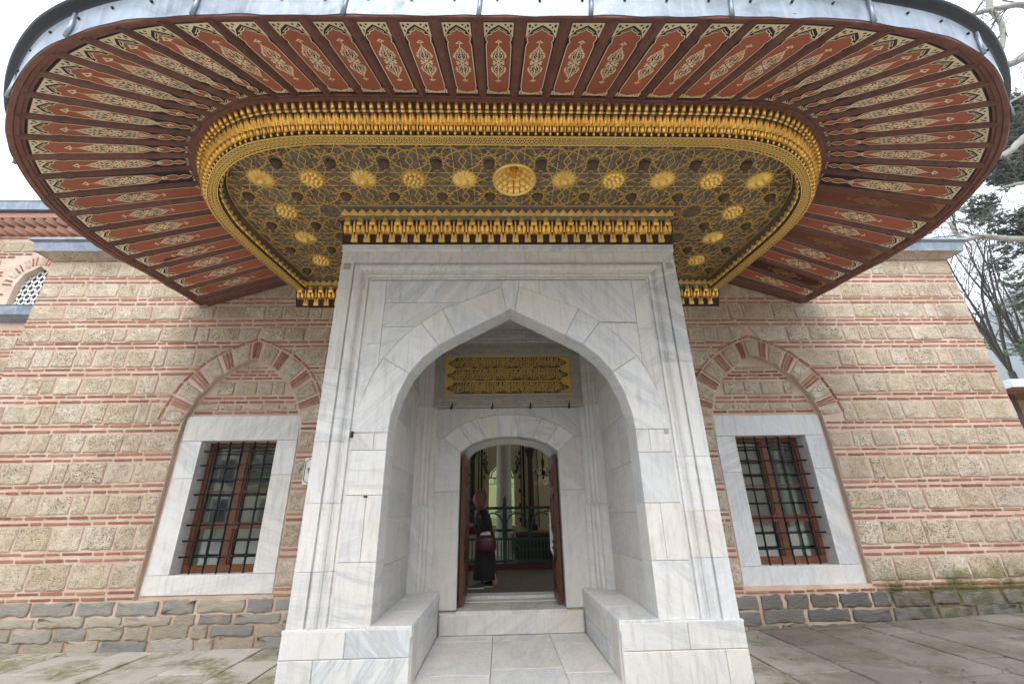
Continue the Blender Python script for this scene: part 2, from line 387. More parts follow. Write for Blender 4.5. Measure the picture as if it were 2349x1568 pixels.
TUFA = mat_tufa(); MORTAR = mat_mortar(); RUBBLE = mat_rubble()
BRICK = mat_brick('wall_brick', (.235, .095, .065), (.35, .155, .105), (.42, .225, .16))
MARBLE = mat_marble('veined_marble'); MARBLE_D = mat_marble('aged_marble', (.70, .675, .64), (.42, .43, .45), (.60, .53, .44), .55)
JOINT = plain('joint_lime', (.56, .52, .47), .9)
CARVED = plain('carved_grey_stone', (.36, .335, .28), .75, 0, .3, 14, .6)
LEAD = mat_lead(); LEAD_D = plain('dark_lead_and_lip_shade', (.014, .018, .024), .6, 0, .25, 6)
RIBW = mat_wood('dark_red_wood', (.115, .050, .039), (.205, .094, .072), (14, 14, 14))
RIMW = mat_wood('rim_wood', (.115, .046, .035), (.20, .088, .066), (10, 10, 10))
RED = plain('red_painted_board', (.40, .115, .066), .55, 0, .24, 4, .08)
REDF = plain('faded_painted_board', (.21, .070, .035), .6, 0, .3, 6, .08)
REDD = plain('worn_dark_board', (.085, .022, .018), .6, 0, .4, 8, .1)
INK = plain('blue_black_paint', (.022, .018, .022), .6, 0, .2)
CREAM = plain('cream_paint', (.84, .71, .49), .6, 0, .2, 9, .05)
CREAMF = plain('faded_ochre_paint', (.36, .185, .085), .65, 0, .3, 30, .05)
OLIVE = plain('olive_paint', (.05, .055, .045), .6)
GOLD = mat_gold('gilding', (.98, .60, .15), .33, .45, .82); GOLDL = mat_gold('bright_gilding', (1.0, .70, .22), .38, .10, .55)
VERD = plain('grey_green_paint', (.17, .19, .145), .7)
DARKRED = plain('dark_flower_ground', (.040, .014, .012), .6, 0, .5, 40, .2)
BROWNB = plain('weathered_brown_board', (.15, .10, .08), .7, 0, .35, 9, .2)
PAVE = mat_paving()
IRON = plain('black_iron', (.018, .021, .026), .42, .5, .2, 20, .2)
WINW = mat_wood('window_wood', (.12, .045, .022), (.22, .088, .045), (6, 6, 40), .4)
DOORW = mat_wood('carved_door_wood', (.06, .019, .009), (.13, .045, .019), (10, 10, 10), .4)
# ------------------------------------------------------------------ ground
def gz(x, y=0):
    pts = [(-40, -.05), (-6, -.035), (-2, -.045), (2, .0), (2.9, .012), (5, .07), (6.6, .13), (10, .24), (16, .35), (40, .4)]
    for (a, b), (c, d) in zip(pts, pts[1:]):
        if x <= c: return b+(d-b)*max(0, (x-a))/(c-a)
    return pts[-1][1]
b = MB(); xs = [-900, -300, -100, -40, -20, -8, -6, -4, -2, 2, 2.9, 5, 6.6, 10, 16, 40, 100, 300, 900]; ys = [-900, -100, -20, -8, -4, 2, 8, 20, 60, 200, 900]
V = [(x, y, gz(x)-.02) for x in xs for y in ys]; n = len(ys)
b.add(V, [(i*n+j, (i+1)*n+j, (i+1)*n+j+1, i*n+j+1) for i in range(len(xs)-1) for j in range(n-1)])
b.obj('ground', plain('pale_bounce_yard', (.40, .375, .33), .9, 0, .2, 2), None, kind='structure')  # yard colour made pale to bounce light up under the canopy
b = MB(); V = [(x, y, gz(x)-.006) for x in xs[4:15] for y in (-3.3, 1.9)]
b.add(V, [(2*i, 2*i+2, 2*i+3, 2*i+1) for i in range(10)])
court = b.obj('courtyard_pavement', plain('joint_earth', (.075, .075, .042), .95, 0, .3, 8), None, kind='structure')
rg = random.Random(3); near = []; far = []
for side in (-1, 1):
    x = 2.09
    while x < (9 if side < 0 else 12):
        wd = rg.choice((.38, .46, .55, .62)); y = 1.72 - rg.uniform(.0, .25)
        strips = [(1.715, y)] if 1.715-y > .12 else []
        if not strips: y = 1.715
        while y > -3.2:
            ln = rg.uniform(.45, 1.05); strips.append((y, y-ln)); y -= ln
        for (ya, yb) in strips:
            x0, x1 = (x, x+wd) if side > 0 else (-x-wd, -x)
            dz = rg.uniform(-.003, .005)
            V, F = block([(x0+.008, yb+.014), (x1-.008, yb+.014), (x1-.008, ya-.014), (x0+.008, ya-.014)], -.03, .012+dz, flat(lambda u, v: gz(u)), .005)
            (near if (ya > -1.9 and abs(x) < 8.5) else far).append((V, F))
        x += wd
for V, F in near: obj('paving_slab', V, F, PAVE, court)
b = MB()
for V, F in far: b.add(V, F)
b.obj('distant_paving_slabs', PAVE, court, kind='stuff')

# ------------------------------------------------------------------ masonry walls
W0 = 1.725
CAMP = Vector((-.133, -4.6, 1.4))
Ri = cam.matrix_world.to_3x3().inverted()
def pix(p):
    q = Ri @ (Vector(p)-CAMP)
    if q.z > -.05: return None
    return (512+1024/2348*989*q.x/-q.z, 341.5-1024/2348*989*q.y/-q.z, -q.z)
def emit(name, pieces, parent, mat_, limit=280, stuff=None, smooth=True):
    """pieces as objects of their own, those showing largest first, the remainder joined"""
    def key(pc):
        V = pc[0]; c = sum((Vector(v) for v in V), Vector())/len(V); q = pix(c)
        if q is None or not (-15 < q[0] < 1039 and -15 < q[1] < 698): return 1e6
        return q[2]
    pieces = sorted(pieces, key=key); 
    for V, F in pieces[:limit]: set_rim(obj(name, V, F, mat_, parent, smooth), rim_of(V))
    if pieces[limit:]:
        b = MB()
        rr = []
        for V, F in pieces[limit:]: b.add(V, F); rr += rim_of(V)
        o_ = b.obj(stuff or name+'_courses', mat_, parent, smooth, kind='stuff'); set_rim(o_, rr)
EXT = [(1.165, 2.76), (1.10, 3.0), (.99, 3.28), (.80, 3.54), (.55, 3.745), (.28, 3.89), (0, 4.0)]
INN = [(.86, .50), (.86, 2.45), (.83, 2.80), (.72, 3.10), (.55, 3.35), (.32, 3.54), (.14, 3.645), (0, 3.71)]
def half_at(prof, z):
    for (a, za), (c, zc) in zip(prof, prof[1:]):
        if za <= z <= zc: return a+(c-a)*(z-za)/(zc-za)
    return 0
def polyat(P, t):
    L = [0]
    for a, c in zip(P, P[1:]): L.append(L[-1]+math.hypot(c[0]-a[0], c[1]-a[1]))
    s = t*L[-1]
    for i in range(len(P)-1):
        if s <= L[i+1]+1e-9:
            k = (s-L[i])/max(1e-9, L[i+1]-L[i]); return (P[i][0]+(P[i+1][0]-P[i][0])*k, P[i][1]+(P[i+1][1]-P[i][1])*k)
    return P[-1]
def sweep(path, prof, mb, m=0):
    """path: list of (x, y) with the outside on its right; prof: list of (offset, z)"""
    n = len(path); P = [Vector(p) for p in path]; dirs = []
    for i in range(n):
        e1 = (P[i]-P[i-1]).normalized() if i else None; e2 = (P[i+1]-P[i]).normalized() if i < n-1 else None
        e1 = e1 or e2; e2 = e2 or e1
        n1 = Vector((e1.y, -e1.x)); n2 = Vector((e2.y, -e2.x)); bb = (n1+n2).normalized(); dirs.append(bb/max(.3, bb.dot(n1)))
    V = [(P[i].x+dirs[i].x*o, P[i].y+dirs[i].y*o, z) for i in range(n) for o, z in prof]; k = len(prof)
    mb.add(V, [(i*k+j, (i+1)*k+j, (i+1)*k+j+1, i*k+j+1) for i in range(n-1) for j in range(k-1)], m)
def zt_h(a, b_): return b_-a
def build_wall(sg, xc, courses, lastbr, rub, fr, label):
    rg = random.Random(11+sg); cx = sg*3.88
    wall = thing('masonry_wall', (sg*4.8, W0, gz(sg*4.8)), label, 'wall', 'wings of the brick and stone facade')
    xin = sg*1.9; xa, xb = sorted((xin, xc))
    hole = [(cx+d, z) for d, z in INN] + [(cx-d, z) for d, z in INN[-2::-1]]
    dz = fr[0]
    V, F = plate(rect(xa, -.3, xb, 5.45), [hole], -.7, 0, front(W0)); obj('mortar_bed', V, F, MORTAR, wall)
    # recess plate behind the arch, with the window hole
    ws, wt = fr[1], fr[2]
    V, F = plate(rect(cx-.95, .3, cx+.95, 3.85), [rect(cx-.55, ws-.02, cx+.55, wt+.02)], -.5, -.07, front(W0)); obj('recessed_panel', V, F, MORTAR, wall)
    stones = []; bricks = []
    def avail(z0, z1, pad):
        """free x intervals (bottom, top bounds) of a course"""
        lo = cx; segs = []
        def hw(z):
            if z >= 4.03: return None
            if z >= 2.76: return half_at(EXT, min(z, 4.0))+.035
            if z >= .50: return .86
            return None
        h0, h1 = hw(z0), hw(z1)
        if h0 is None and h1 is None: return [((xa, xa), (xb, xb))]
        h0 = h0 if h0 is not None else (.86 if z0 < 1 else 0); h1 = h1 if h1 is not None else (.86 if z1 < 1 else 0)
        if z0 < 2.76 < z1: h0 = h1 = max(h0, h1)
        p = pad if z1 > 2.76 else pad*.3
        return [((xa, xa), (cx-h0-p, cx-h1-p)), ((cx+h0+p, cx+h1+p), (xb, xb))]
    def lay(z0, z1, lmin, lmax, gap, dst, fn):
        for (l0, l1), (r0, r1) in avail(z0, z1, gap*.6):
            x = max(l0, l1) if l0 != l1 else l0; first = True
            start = (l0, l1); end = (r0, r1); xe = min(r0, r1)
            x = max(l0, l1)
            cuts = []
            while True:
                ln = rg.uniform(lmin, lmax)
                if x+ln > xe-lmin*.55: break
                x += ln; cuts.append(x)
            edges = [start]+[(c, c) for c in cuts]+[end]
            for i, (e0, e1) in enumerate(zip(edges, edges[1:])):
                g = gap/2; lean = rg.uniform(-.012, .012)
                ga = 0 if (i == 0) else g; gb = 0 if i == len(edges)-2 else g
                jv = .014 if zt_h(z0, z1) > .1 else .005; t = rg.uniform(-jv, jv); bt = rg.uniform(-jv, jv)
                P = [(e0[0]+ga, z0+bt), (e1[0]-gb, z0+bt), (e1[1]-gb+lean, z1+t), (e0[1]+ga+lean, z1+t)]
                if e0 == start and ga == 0: P[3] = (e0[1], z1+t)
                if e1 == end: P[2] = (e1[1], z1+t)
                if abs(P[1][0]-P[0][0]) < .05 or (sg < 0 and e1[0] < -9) : continue
                dst.append(fn(P))
    fs = lambda P: rough(P, -.02, .010+rg.uniform(-.004, .005), front(W0), .014, .005, rg)
    fb = lambda P: rough(P, -.02, .011+rg.uniform(-.003, .004), front(W0), .004, .002, rg)
    for i, (zt, zb) in enumerate(courses):
        lay(zb-.014, zt+.014, .18, .56, .022, stones, fs)
        nx = courses[i+1][0] if i < len(courses)-1 else None
        if nx: g = zb-nx; zs = (zb-g*.28, zb-g*.70)
        else: zs = lastbr
        for zc in zs: lay(zc-.0165, zc+.0165, .13, .42, .026, bricks, fb)
    lay(5.432, 5.452, .2, .32, .03, bricks, fb)
    # tympanum inside the recess
    fsr = lambda P: rough(P, -.02, .014, front(W0+.07), .010, .005, rg); fbr = lambda P: rough(P, -.02, .010, front(W0+.07), .004, .002, rg)
    o = fr[3]
    def rowin(z0, z1, lmin, lmax, dst, fn):
        h = min(half_at(INN, z0), half_at(INN, z1))-.03; x = cx-h
        while x < cx+h-.04:
            ln = rg.uniform(lmin, lmax); e = min(cx+h, x+ln)
            if cx+h-e < lmin*.5: e = cx+h
            dst.append(fn(rect(x+.012, z0, e-.012, z1))); x = e
    rowin(2.865+o, 2.905+o, .2, .34, bricks, fbr); rowin(2.925+o, 3.0+o, .22, .36, stones, fsr)
    rowin(3.02+o, 3.058+o, .18, .34, bricks, fbr); rowin(3.085+o, 3.122+o, .18, .34, bricks, fbr)
    rowin(3.15+o, 3.36+o, .22, .36, stones, fsr)
    for z in (3.405, 3.46, 3.515): rowin(z+o-.018, z+o+.018, .16, .3, bricks, fbr)
    rowin(3.555+o, 3.60+o, .1, .16, stones, fsr)
    # arch ring
    A = [p for p in EXT[::-1]]; B = [p for p in INN[::-1] if p[1] > 2.3]; B[-1] = (.86, 2.72)
    spec = [('b', 0, .045), ('s', .065, .21), ('b', .235, .325), ('s', .35, .50), ('b', .525, .615), ('s', .64, .765), ('b', .79, .865), ('s', .885, .99)]
    if sg > 0: spec = [('s', 0, .06), ('b', .085, .155), ('s', .18, .31), ('b', .335, .42), ('s', .445, .575), ('b', .60, .685), ('s', .71, .82), ('b', .84, .905), ('s', .925, .99)]
    for hs in (-1, 1):
        for typ, t0, t1 in spec:
            k = 1 if typ == 's' else (2 if t0 == 0 else 3)
            for j in range(k):
                a = t0+(t1-t0)*j/k; c = t0+(t1-t0)*(j+(.72 if typ == 'b' else 1))/k
                if typ == 's' and t0 == 0: a = -c if hs < 0 else a
                if typ == 's' and t0 == 0 and hs > 0: continue
                q = []
                for (t, P_, f) in ((a, B, .02), (c, B, .02), (c, A, .965), (a, A, .965)):
                    pi = polyat(B, abs(t)); po = polyat(A, abs(t)); s_ = -1 if t < 0 else 1
                    ff = f
                    q.append((cx+hs*s_*(pi[0]+(po[0]-pi[0])*ff), pi[1]+(po[1]-pi[1])*ff))
                (stones if typ == 's' else bricks).append(rough(q, -.02, .014, front(W0), .006, .004, rg))
        nb = 9
        for j in range(nb):
            q = []
            for t, e in ((j/nb+.006, .012), ((j+1)/nb-.006, .012), ((j+1)/nb-.006, .046), (j/nb+.006, .046)):
                p = polyat(A, t); p2 = polyat(A, min(1, t+.02)); p1 = polyat(A, max(0, t-.02)); d = Vector((p2[0]-p1[0], p2[1]-p1[1])).normalized(); nn = Vector((-d.y, d.x))
                if nn.y < 0 and nn.x < 0: nn = -nn
                if nn.x < 0: nn = -nn
                q.append((cx+hs*(p[0]+nn.x*e), p[1]+nn.y*e))
            bricks.append(rough(q, -.02, .014, front(W0), .003, .002, rg))
    rubs = []
    for (zt, zb) in rub:
        lay(zb-.008, zt+.008, .22, .62, .034, rubs, lambda P: rough(P, -.02, .018+rg.uniform(-.006, .012), front(W0), .026, .006, rg))
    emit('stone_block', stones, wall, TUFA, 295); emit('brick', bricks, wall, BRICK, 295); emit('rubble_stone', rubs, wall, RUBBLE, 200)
    # cornice: bevelled stone and lead flashing
    path = [(sg*1.9, W0), (xc, W0), (xc, W0+3)]
    if sg > 0: path = path
    else: path = path[::-1]; 
    if sg > 0: path = [(xc, W0+3), (xc, W0), (sg*1.9, W0)][::-1]
    mb = MB(); prof = [(0, 5.45), (.17, 5.545), (.17, 5.56), (0, 5.60)]
    if sg > 0: pth = [(1.9, W0), (xc, W0), (xc, W0+3)]
    else: pth = [(xc, W0+3), (xc, W0), (-1.9, W0)]
    sweep(pth, prof, mb); mb.obj('cornice_stone', TUFA, wall)
    mb = MB(); sweep(pth, [(.178, 5.535), (.19, 5.60), (.205, 5.685), (.235, 5.70), (.255, 5.71), (.255, 5.745), (-.6, 5.80)], mb); mb.obj('lead_flashing', LEAD, wall)
    mb = MB(); sweep(pth, [(-.6, 5.80), (-1.2, 5.95)], mb)
    k = xc
    mb.box((min(1.9*sg, xc+(-.4*sg)), W0+.9, 4.9), (max(1.9*sg, xc+(-.4*sg)), W0+4.5, 5.85)); mb.obj('roof', LEAD_D, wall)
    mb = MB(); mb.box((xc-.5 if sg > 0 else xc, W0+.71, -.3), (xc if sg > 0 else xc+.5, W0+3, 5.44)); mb.obj('side_wall', MORTAR, wall)
    # marble window surround
    z0, z1 = fr[4], fr[5]; Y = W0+.07; mp = front(Y); dd = .022
    for P in (rect(cx-.82, wt, cx+.82, z1), rect(cx-.83, z0, cx+.83, ws)):
        V, F = block(inset(P, .002), -.30, dd, mp, .004); obj('marble_surround', V, F, MARBLE, wall)
    for s in (-1, 1):
        xo, xi = sorted((cx+s*.82, cx+s*.53)); zm = ws+(wt-ws)*(.70 if s < 0 else .72)
        for za, zb in ((ws, zm), (zm, wt)):
            V, F = block(inset(rect(xo, za, xi, zb), .0015), -.30, dd-.002, mp, .004); obj('marble_surround', V, F, MARBLE, wall)
    # timber window
    Yf = W0+.33
    mb = MB()
    x0, x1 = cx-.53, cx+.53
    x0m = .062
    def bx(a, b_, c, d, dep=.06, f=0): mb.box((a, Yf-dep-f, b_), (c, Yf+.02, d))
    bx(x0, ws, x0+x0m, wt); bx(x1-x0m, ws, x1, wt); bx(x0+x0m, ws, x1-x0m, ws+.09); bx(x0+x0m, wt-x0m, x1-x0m, wt)
    zt_ = ws+(wt-ws)*.34
    bx(cx-.035, ws+.09, cx+.035, wt-x0m, .055); bx(x0+x0m, zt_-.045, cx-.035, zt_+.045, .05); bx(cx+.035, zt_-.045, x1-x0m, zt_+.045, .05)
    for s in (-1, 1):
        a, c = (x0+x0m, cx-.035) if s < 0 else (cx+.035, x1-x0m)
        for z in (zt_+.45, zt_+.80): bx(a, z-.010, c, z+.010, .03)
        bx(a, ws+.09, a+.025, zt_-.045, .035); bx(c-.025, ws+.09, c, zt_-.045, .035); bx(a, zt_+.045, a+.025, wt-x0m, .035); bx(c-.025, zt_+.045, c, wt-x0m, .035)
    wf = mb.obj('window_frame', WINW, wall)
    for s in (-1, 1):
        a, c = (x0+.08, cx-.04) if s < 0 else (cx+.04, x1-.08)
        for za, zb in ((ws+.09, zt_-.045), (zt_+.045, wt-.08)):
            mb = MB(); mb.box((a, Yf-.012, za), (c, Yf-.006, zb)); mb.obj('pane', GLASS, wf)
    # curtains and a shallow room box, its dimness put into a dark colour
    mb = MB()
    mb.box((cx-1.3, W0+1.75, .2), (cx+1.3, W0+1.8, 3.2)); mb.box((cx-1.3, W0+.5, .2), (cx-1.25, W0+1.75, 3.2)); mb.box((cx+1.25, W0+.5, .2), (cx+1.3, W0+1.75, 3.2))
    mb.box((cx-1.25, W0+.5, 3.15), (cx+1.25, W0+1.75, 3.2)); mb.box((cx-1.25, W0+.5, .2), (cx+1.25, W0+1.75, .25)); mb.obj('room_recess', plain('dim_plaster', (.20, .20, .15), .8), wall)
    for (a, c) in (((cx-.50, cx-.30),) if sg < 0 else ((cx+.10, cx+.40),)):
        nx = 20; V = []
        for i in range(nx+1):
            u = a+(c-a)*i/nx; yy = Yf+.10+.025*math.sin(i*1.9)
            V += [(u, yy, ws+.02), (u, yy, wt)]
        obj('curtain', V, [(2*i, 2*i+2, 2*i+3, 2*i+1) for i in range(nx)], CURT, wall, True)
    # grille
    Yg = W0+.16; kn = MB(); zs = [ws+.20+.196*i for i in range(8)]; zs = [z for z in zs if z < wt-.05]; xs_ = [cx-.355+.176*i for i in range(5)]
    g0 = bpy.data.objects.new('iron_grille', None)
    g0.location = (0, 0, 0); COL.objects.link(g0); g0.parent = wall; g0.location = Vector((cx, Yg, ws))-WL[wall.name]; WL[g0.name] = Vector((cx, Yg, ws))
    for z in zs:
        m1 = MB(); m1.bar((x0-.01, Yg, z), (x1+.01, Yg, z), .0115, 8); m1.obj('grille_bar', IRON, g0, True)
    for x in xs_:
        m1 = MB(); m1.bar((x, Yg, ws-.01), (x, Yg, wt+.01), .0115, 8); m1.obj('grille_bar', IRON, g0, True)
    for z in zs:
        for x in xs_: kn.lathe([(0, -.026), (.02, -.019), (.026, 0), (.02, .019), (0, .026)], (x, Yg, z), 8)
    kn.obj('grille_knots', IRON, g0, True, kind='stuff')
    return wall
GLASS, t, bs = nodes('window_glass')
lw = nd(t, 'Fresnel', {'IOR': 1.55}); tr = nd(t, 'BsdfTransparent'); tr.inputs[0].default_value = (.80, .84, .82, 1); gl = nd(t, 'BsdfGlossy', {'Roughness': .03})
ms = nd(t, 'MixShader'); t.links.new(mth(t, 'MULTIPLY_ADD', lw.outputs[0], 1.3, .13), ms.inputs[0]); t.links.new(tr.outputs[0], ms.inputs[1]); t.links.new(gl.outputs[0], ms.inputs[2])
t.links.new(ms.outputs[0], t.nodes['Material Output'].inputs[0])
CURT = plain('pale_curtain', (.42, .44, .36), .85, 0, .12, 6)
LC = [(5.39, 5.17), (4.99, 4.78), (4.595, 4.39), (4.21, 4.015), (3.85, 3.60), (3.415, 3.18), (3.0, 2.75), (2.57, 2.345), (2.17, 1.93), (1.75, 1.53), (1.356, 1.095), (.916, .653)]
RC = [(5.41, 5.18), (4.975, 4.75), (4.58, 4.355), (4.183, 3.963), (3.785, 3.526), (3.357, 3.098), (2.925, 2.668), (2.493, 2.279), (2.103, 1.829), (1.651, 1.43), (1.242, .978), (.80, .542)]
wall_l = build_wall(-1, -7.53, LC, (.60, .53), [(.485, .355), (.328, .240), (.220, .095), (.078, -.06)], (0, .77, 2.475, 0, .54, 2.835),
    'long wall of pitted stone and red brick courses left of the marble portal')
wall_r = build_wall(1, 7.745, RC, (.487, .437), [(.395, .245), (.225, .085), (.065, -.03)], (0, .725, 2.45, -.07, .485, 2.755),
    'stone and brick wall with mossy foot right of the marble portal')

# ------------------------------------------------------------------ taller block behind on the left
Yb = 3.0
blk = thing('tomb_building', (-10, Yb, 0), 'taller brick banded stone block with sawtooth eave behind the left wall', 'building')
V, F = plate(rect(-15, -.3, -5.2, 7.36), [[(-9.55, 5.24), (-8.89, 5.24), (-8.89, 5.75), (-8.97, 5.97), (-9.22, 6.16), (-9.47, 5.97), (-9.55, 5.75)]], -.5, 0, front(Yb)); obj('wall', V, F, MORTAR, blk)
rg = random.Random(5); stn = []; brk = []
z = 6.72
def in_arch(x, z): return math.hypot((x+9.22)/.62, (z-5.72)/.74) < 1 if z > 5.7 else abs(x+9.22) < .40 and z > 5.0
while z > 2.2:
    x = -12.5
    while x < -6.9:
        ln = rg.uniform(.25, .5)
        if not any(in_arch(xx, zz) for xx in (x, x+ln) for zz in (z, z-.24)): stn.append(rough(rect(x, z-.24, x+ln-.03, z), -.02, .015, front(Yb), .012, .006, rg))
        x += ln
    for zc in (z-.29, z-.36):
        x = -12.5
        while x < -6.9:
            ln = rg.uniform(.16, .34)
            if not in_arch(x, zc) and not in_arch(x+ln, zc): brk.append(rough(rect(x, zc-.02, x+ln-.025, zc+.02), -.02, .011, front(Yb), .004, .002, rg))
            x += ln
    z -= .42
for k in range(22):
    a = math.pi*(k+.5)/22; r0, r1 = .40, .57
    c, s = math.cos(a), math.sin(a); d = .016; f = lambda r, e: (-9.22+r*c*1.0-e*s, 5.70+r*s*1.18+e*c)
    (brk if k % 4 in (0, 1) else stn).append(rough([f(r0, -d), f(r1, -d), f(r1, d if k % 4 != 2 else .088), f(r0, d if k % 4 != 2 else .062)], -.02, .012, front(Yb), .003, .002, rg)) if k % 4 != 3 else None
emit('stone_block', stn, blk, TUFA, 60); emit('brick', brk, blk, BRICK, 120)
# sawtooth brick eave
mb = MB()
for r_, (z0, z1, o) in enumerate(((6.80, 6.855, .02), (6.865, 7.0, .05), (7.03, 7.165, .12), (7.18, 7.30, .19))):
    if r_ in (0, 3): mb.box((-13, Yb-o, z0), (-5.2, Yb+.01, z1))
    else:
        x = -13
        while x < -5.5:
            mb.add([(x, Yb, z0), (x+.20, Yb, z0), (x+.07, Yb-.13-o, z0+.02), (x, Yb, z1), (x+.20, Yb, z1), (x+.07, Yb-.13-o, z1)], [(0, 2, 1), (3, 4, 5), (0, 3, 5, 2), (2, 5, 4, 1)]); x += .205
mb.obj('sawtooth_bricks', mat_brick('eave_brick', (.36, .19, .145), (.43, .25, .19), (.50, .33, .27), False), blk, kind='stuff')
mb = MB(); sweep([(-15, Yb), (-5.2, Yb)], [(.02, 7.31), (.26, 7.33), (.28, 7.50), (.30, 7.53), (-.5, 7.62)], mb); mb.obj('lead_roof_edge', LEAD, blk)
mb = MB(); sweep([(-15, Yb), (-6.8, Yb)], [(.0, 4.92), (.10, 4.96), (.17, 5.02), (.19, 5.19), (.21, 5.20), (.0, 5.23)], mb); mb.obj('lead_ledge', LEAD, blk)
# white plaster lattice window
lw = MB()
def wtop(x): return 6.17-abs(x+9.22)*.55-max(0, abs(x+9.22)-.18)*1.0
for s_ in (-1, 1):
    for k in range(-9, 10):
        run = []
        for q in range(60):
            z = 5.24+q*.016; x = -9.22+k*.135+s_*(z-5.24)*.70
            ok = abs(x+9.22) < .335 and z < wtop(x)
            if ok: run.append((x, z))
            if (not ok or q == 59) and len(run) > 1:
                V, F = ribbon(run, .032, front(Yb+.12), .014); lw.add(V, F); V, F = ribbon(run, .032, front(Yb+.12), 0); lw.add(V, F)
                for e in (-.017, .017): n_ = len(run); lw.add([(p[0]+e, Yb+.12, p[1]) for p in run]+[(p[0]+e, Yb+.106, p[1]) for p in run], [(i, i+1, i+n_+1, i+n_) for i in range(n_-1)])
            if not ok: run = []
wn = obj('lattice_window', [(-9.56, Yb+.14, 5.2), (-8.88, Yb+.14, 5.2), (-8.88, Yb+.14, 6.2), (-9.56, Yb+.14, 6.2)], [(0, 1, 2, 3)], plain('grey_window_glass', (.12, .14, .16), .2, 0, .1), blk)
lw.obj('plaster_lattice', plain('white_plaster', (.78, .77, .74), .7), wn)
# ------------------------------------------------------------------ marble portal
por = thing('marble_portal', (0, 0, 0), 'tall grey veined marble portal with pointed arch, stone benches and open doorway', 'portal')
rg = random.Random(21)
J = .0016
def mblock(P, w0, w1, mp, bev=.003, name='marble_block', mt=None):
    V, F = block(inset(P, J), w0, w1 + rg.uniform(-.0015, .0015), mp, bev); return obj(name, V, F, mt or MARBLE, por)
f0 = front(0)
# backing masses behind the facing (seen only in the joints)
mb = MB()
EXI = [(-.05, 3.655), (-.633, 3.34), (-.828, 3.225), (-1.0, 3.075), (-1.14, 2.89), (-1.24, 2.66), (-1.30, 2.42), (-1.315, 2.24)]
INL = [(-1.315, 2.24), (-1.30, 2.42), (-1.24, 2.66), (-1.14, 2.89), (-1.0, 3.075), (-.828, 3.225), (-.633, 3.34), (0, 3.685)]
arch_in = INL + [(-x, z) for x, z in INL[-2::-1]]
opening = [(-.93, -.1), (-.93, .47), (-1.315, .47)] + arch_in + [(1.315, .47), (.93, .47), (.93, -.1)]
V, F = plate([(-2.04, -.2), (2.04, -.2), (2.04, 4.5), (-2.04, 4.5)], [[(x*1.002, z+.002) for x, z in opening]], -.28, -.03, f0); mb.add(V, F)
for s in (-1, 1):
    a, c = sorted((s*1.36, s*2.04)); mb.box((a, .17, .05), (c, W0+.3, 4.5))
mb.box((-1.35, .17, 4.25), (1.35, W0+.4, 4.5))
mb.obj('portal_core', JOINT, por)
# side faces of the projecting portal
for s in (-1, 1):
    mp = (lambda u, v, w, s=s: (s*(2.035+w), u, v)); z = .0
    for zt in (.50, 1.05, 1.75, 2.4, 3.1, 3.8, 4.49): 
        mblock(rect(.0, z, W0+.02, zt) if s > 0 else rect(0, z, W0+.02, zt), -.03, .03, mp); z = zt
# plinth with benches running back into the niche
for s in (-1, 1):
    sp = (1.52, 1.90) if s < 0 else (1.56, 1.99)
    def xr(a, c): return sorted((s*a, s*c))
    for (a, c, z0, z1) in ((.9465, sp[0], .265, .485), (sp[0], 2.085, .265, .485), (.9465, sp[1]-.12, -.25, .265), (sp[1]-.12, 2.085, -.25, .265)):
        x0, x1 = xr(a, c)
        mblock(rect(x0, z0, x1, z1), -.27, .035, f0, .006)
    # bench: seat slab and inner riser
    x0, x1 = xr(.935, 1.345); 
    yy = [-.035, .62, 1.28, 1.92]
    for ya, yb in zip(yy, yy[1:]):
        V, F = block(inset(rect(x0, ya, x1, yb), J), -.09, .0, flat(.505), .006); obj('bench_slab', V, F, MARBLE, por)
    x0, x1 = xr(1.346, 2.088)
    V, F = block(inset(rect(x0, -.037, x1, .16), J), -.02, .004, flat(.487), .004); obj('plinth_top', V, F, MARBLE, por)
    mp = sideR(.945) if False else (lambda u, v, w, s=s: (s*(.945-w), u, v))
    for (ya, yb, z0, z1) in ((-.03, .9, .22, .415), (.9, 1.92, .22, .415), (-.03, .55, -.25, .22), (.55, 1.92, -.25, .22)):
        P = rect(ya, z0, yb, z1); V, F = block(inset(P, J), -.05, 0, mp, .003)
        if s > 0: F = [f[::-1] for f in F]
        obj('marble_block', V, F, MARBLE, por)
# jambs below the springing
lv = {-1: [.49, 1.02, 1.62, 2.06, 2.24], 1: [.49, .98, 1.50, 2.0, 2.24]}
for s in (-1, 1):
    L = lv[s]
    for i, (za, zb) in enumerate(zip(L, L[1:])):
        cuts = [1.315, (1.50, 1.47, 1.52, 1.455)[i], 1.68] if i in (1, 3) else [1.315, 1.68]
        for a, c in zip(cuts, cuts[1:]):
            x0, x1 = sorted((s*a, s*c)); mblock(rect(x0, za, x1, zb), -.305, 0, f0, .004)
# voussoirs and keystone
EXO = {4: [(-1.685, 2.24), (-1.66, 2.45), (-1.605, 2.70), (-1.53, 2.91), (-1.44, 3.075)], 3: [(-1.44, 3.075), (-1.26, 3.31), (-1.05, 3.51)], 2: [(-1.05, 3.51), (-.812, 3.68)], 1: [(-.812, 3.68), (-.104, 3.98)]}
EIN = {4: [(-1.14, 2.89), (-1.24, 2.66), (-1.30, 2.42), (-1.315, 2.24)], 3: [(-.828, 3.225), (-1.0, 3.075), (-1.14, 2.89)], 2: [(-.633, 3.34), (-.828, 3.225)], 1: [(-.05, 3.655), (-.633, 3.34)]}
for s in (-1, 1):
    for k in (1, 2, 3, 4): mblock([(-s*x, z) for x, z in EXO[k]+EIN[k]], -.305, .002, f0, .007, 'voussoir')
mblock([(-.11, 4.07), (-.104, 3.98), (-.05, 3.655), (0, 3.685), (.05, 3.655), (.104, 3.98), (.11, 4.07)], -.305, .003, f0, .007, 'keystone')
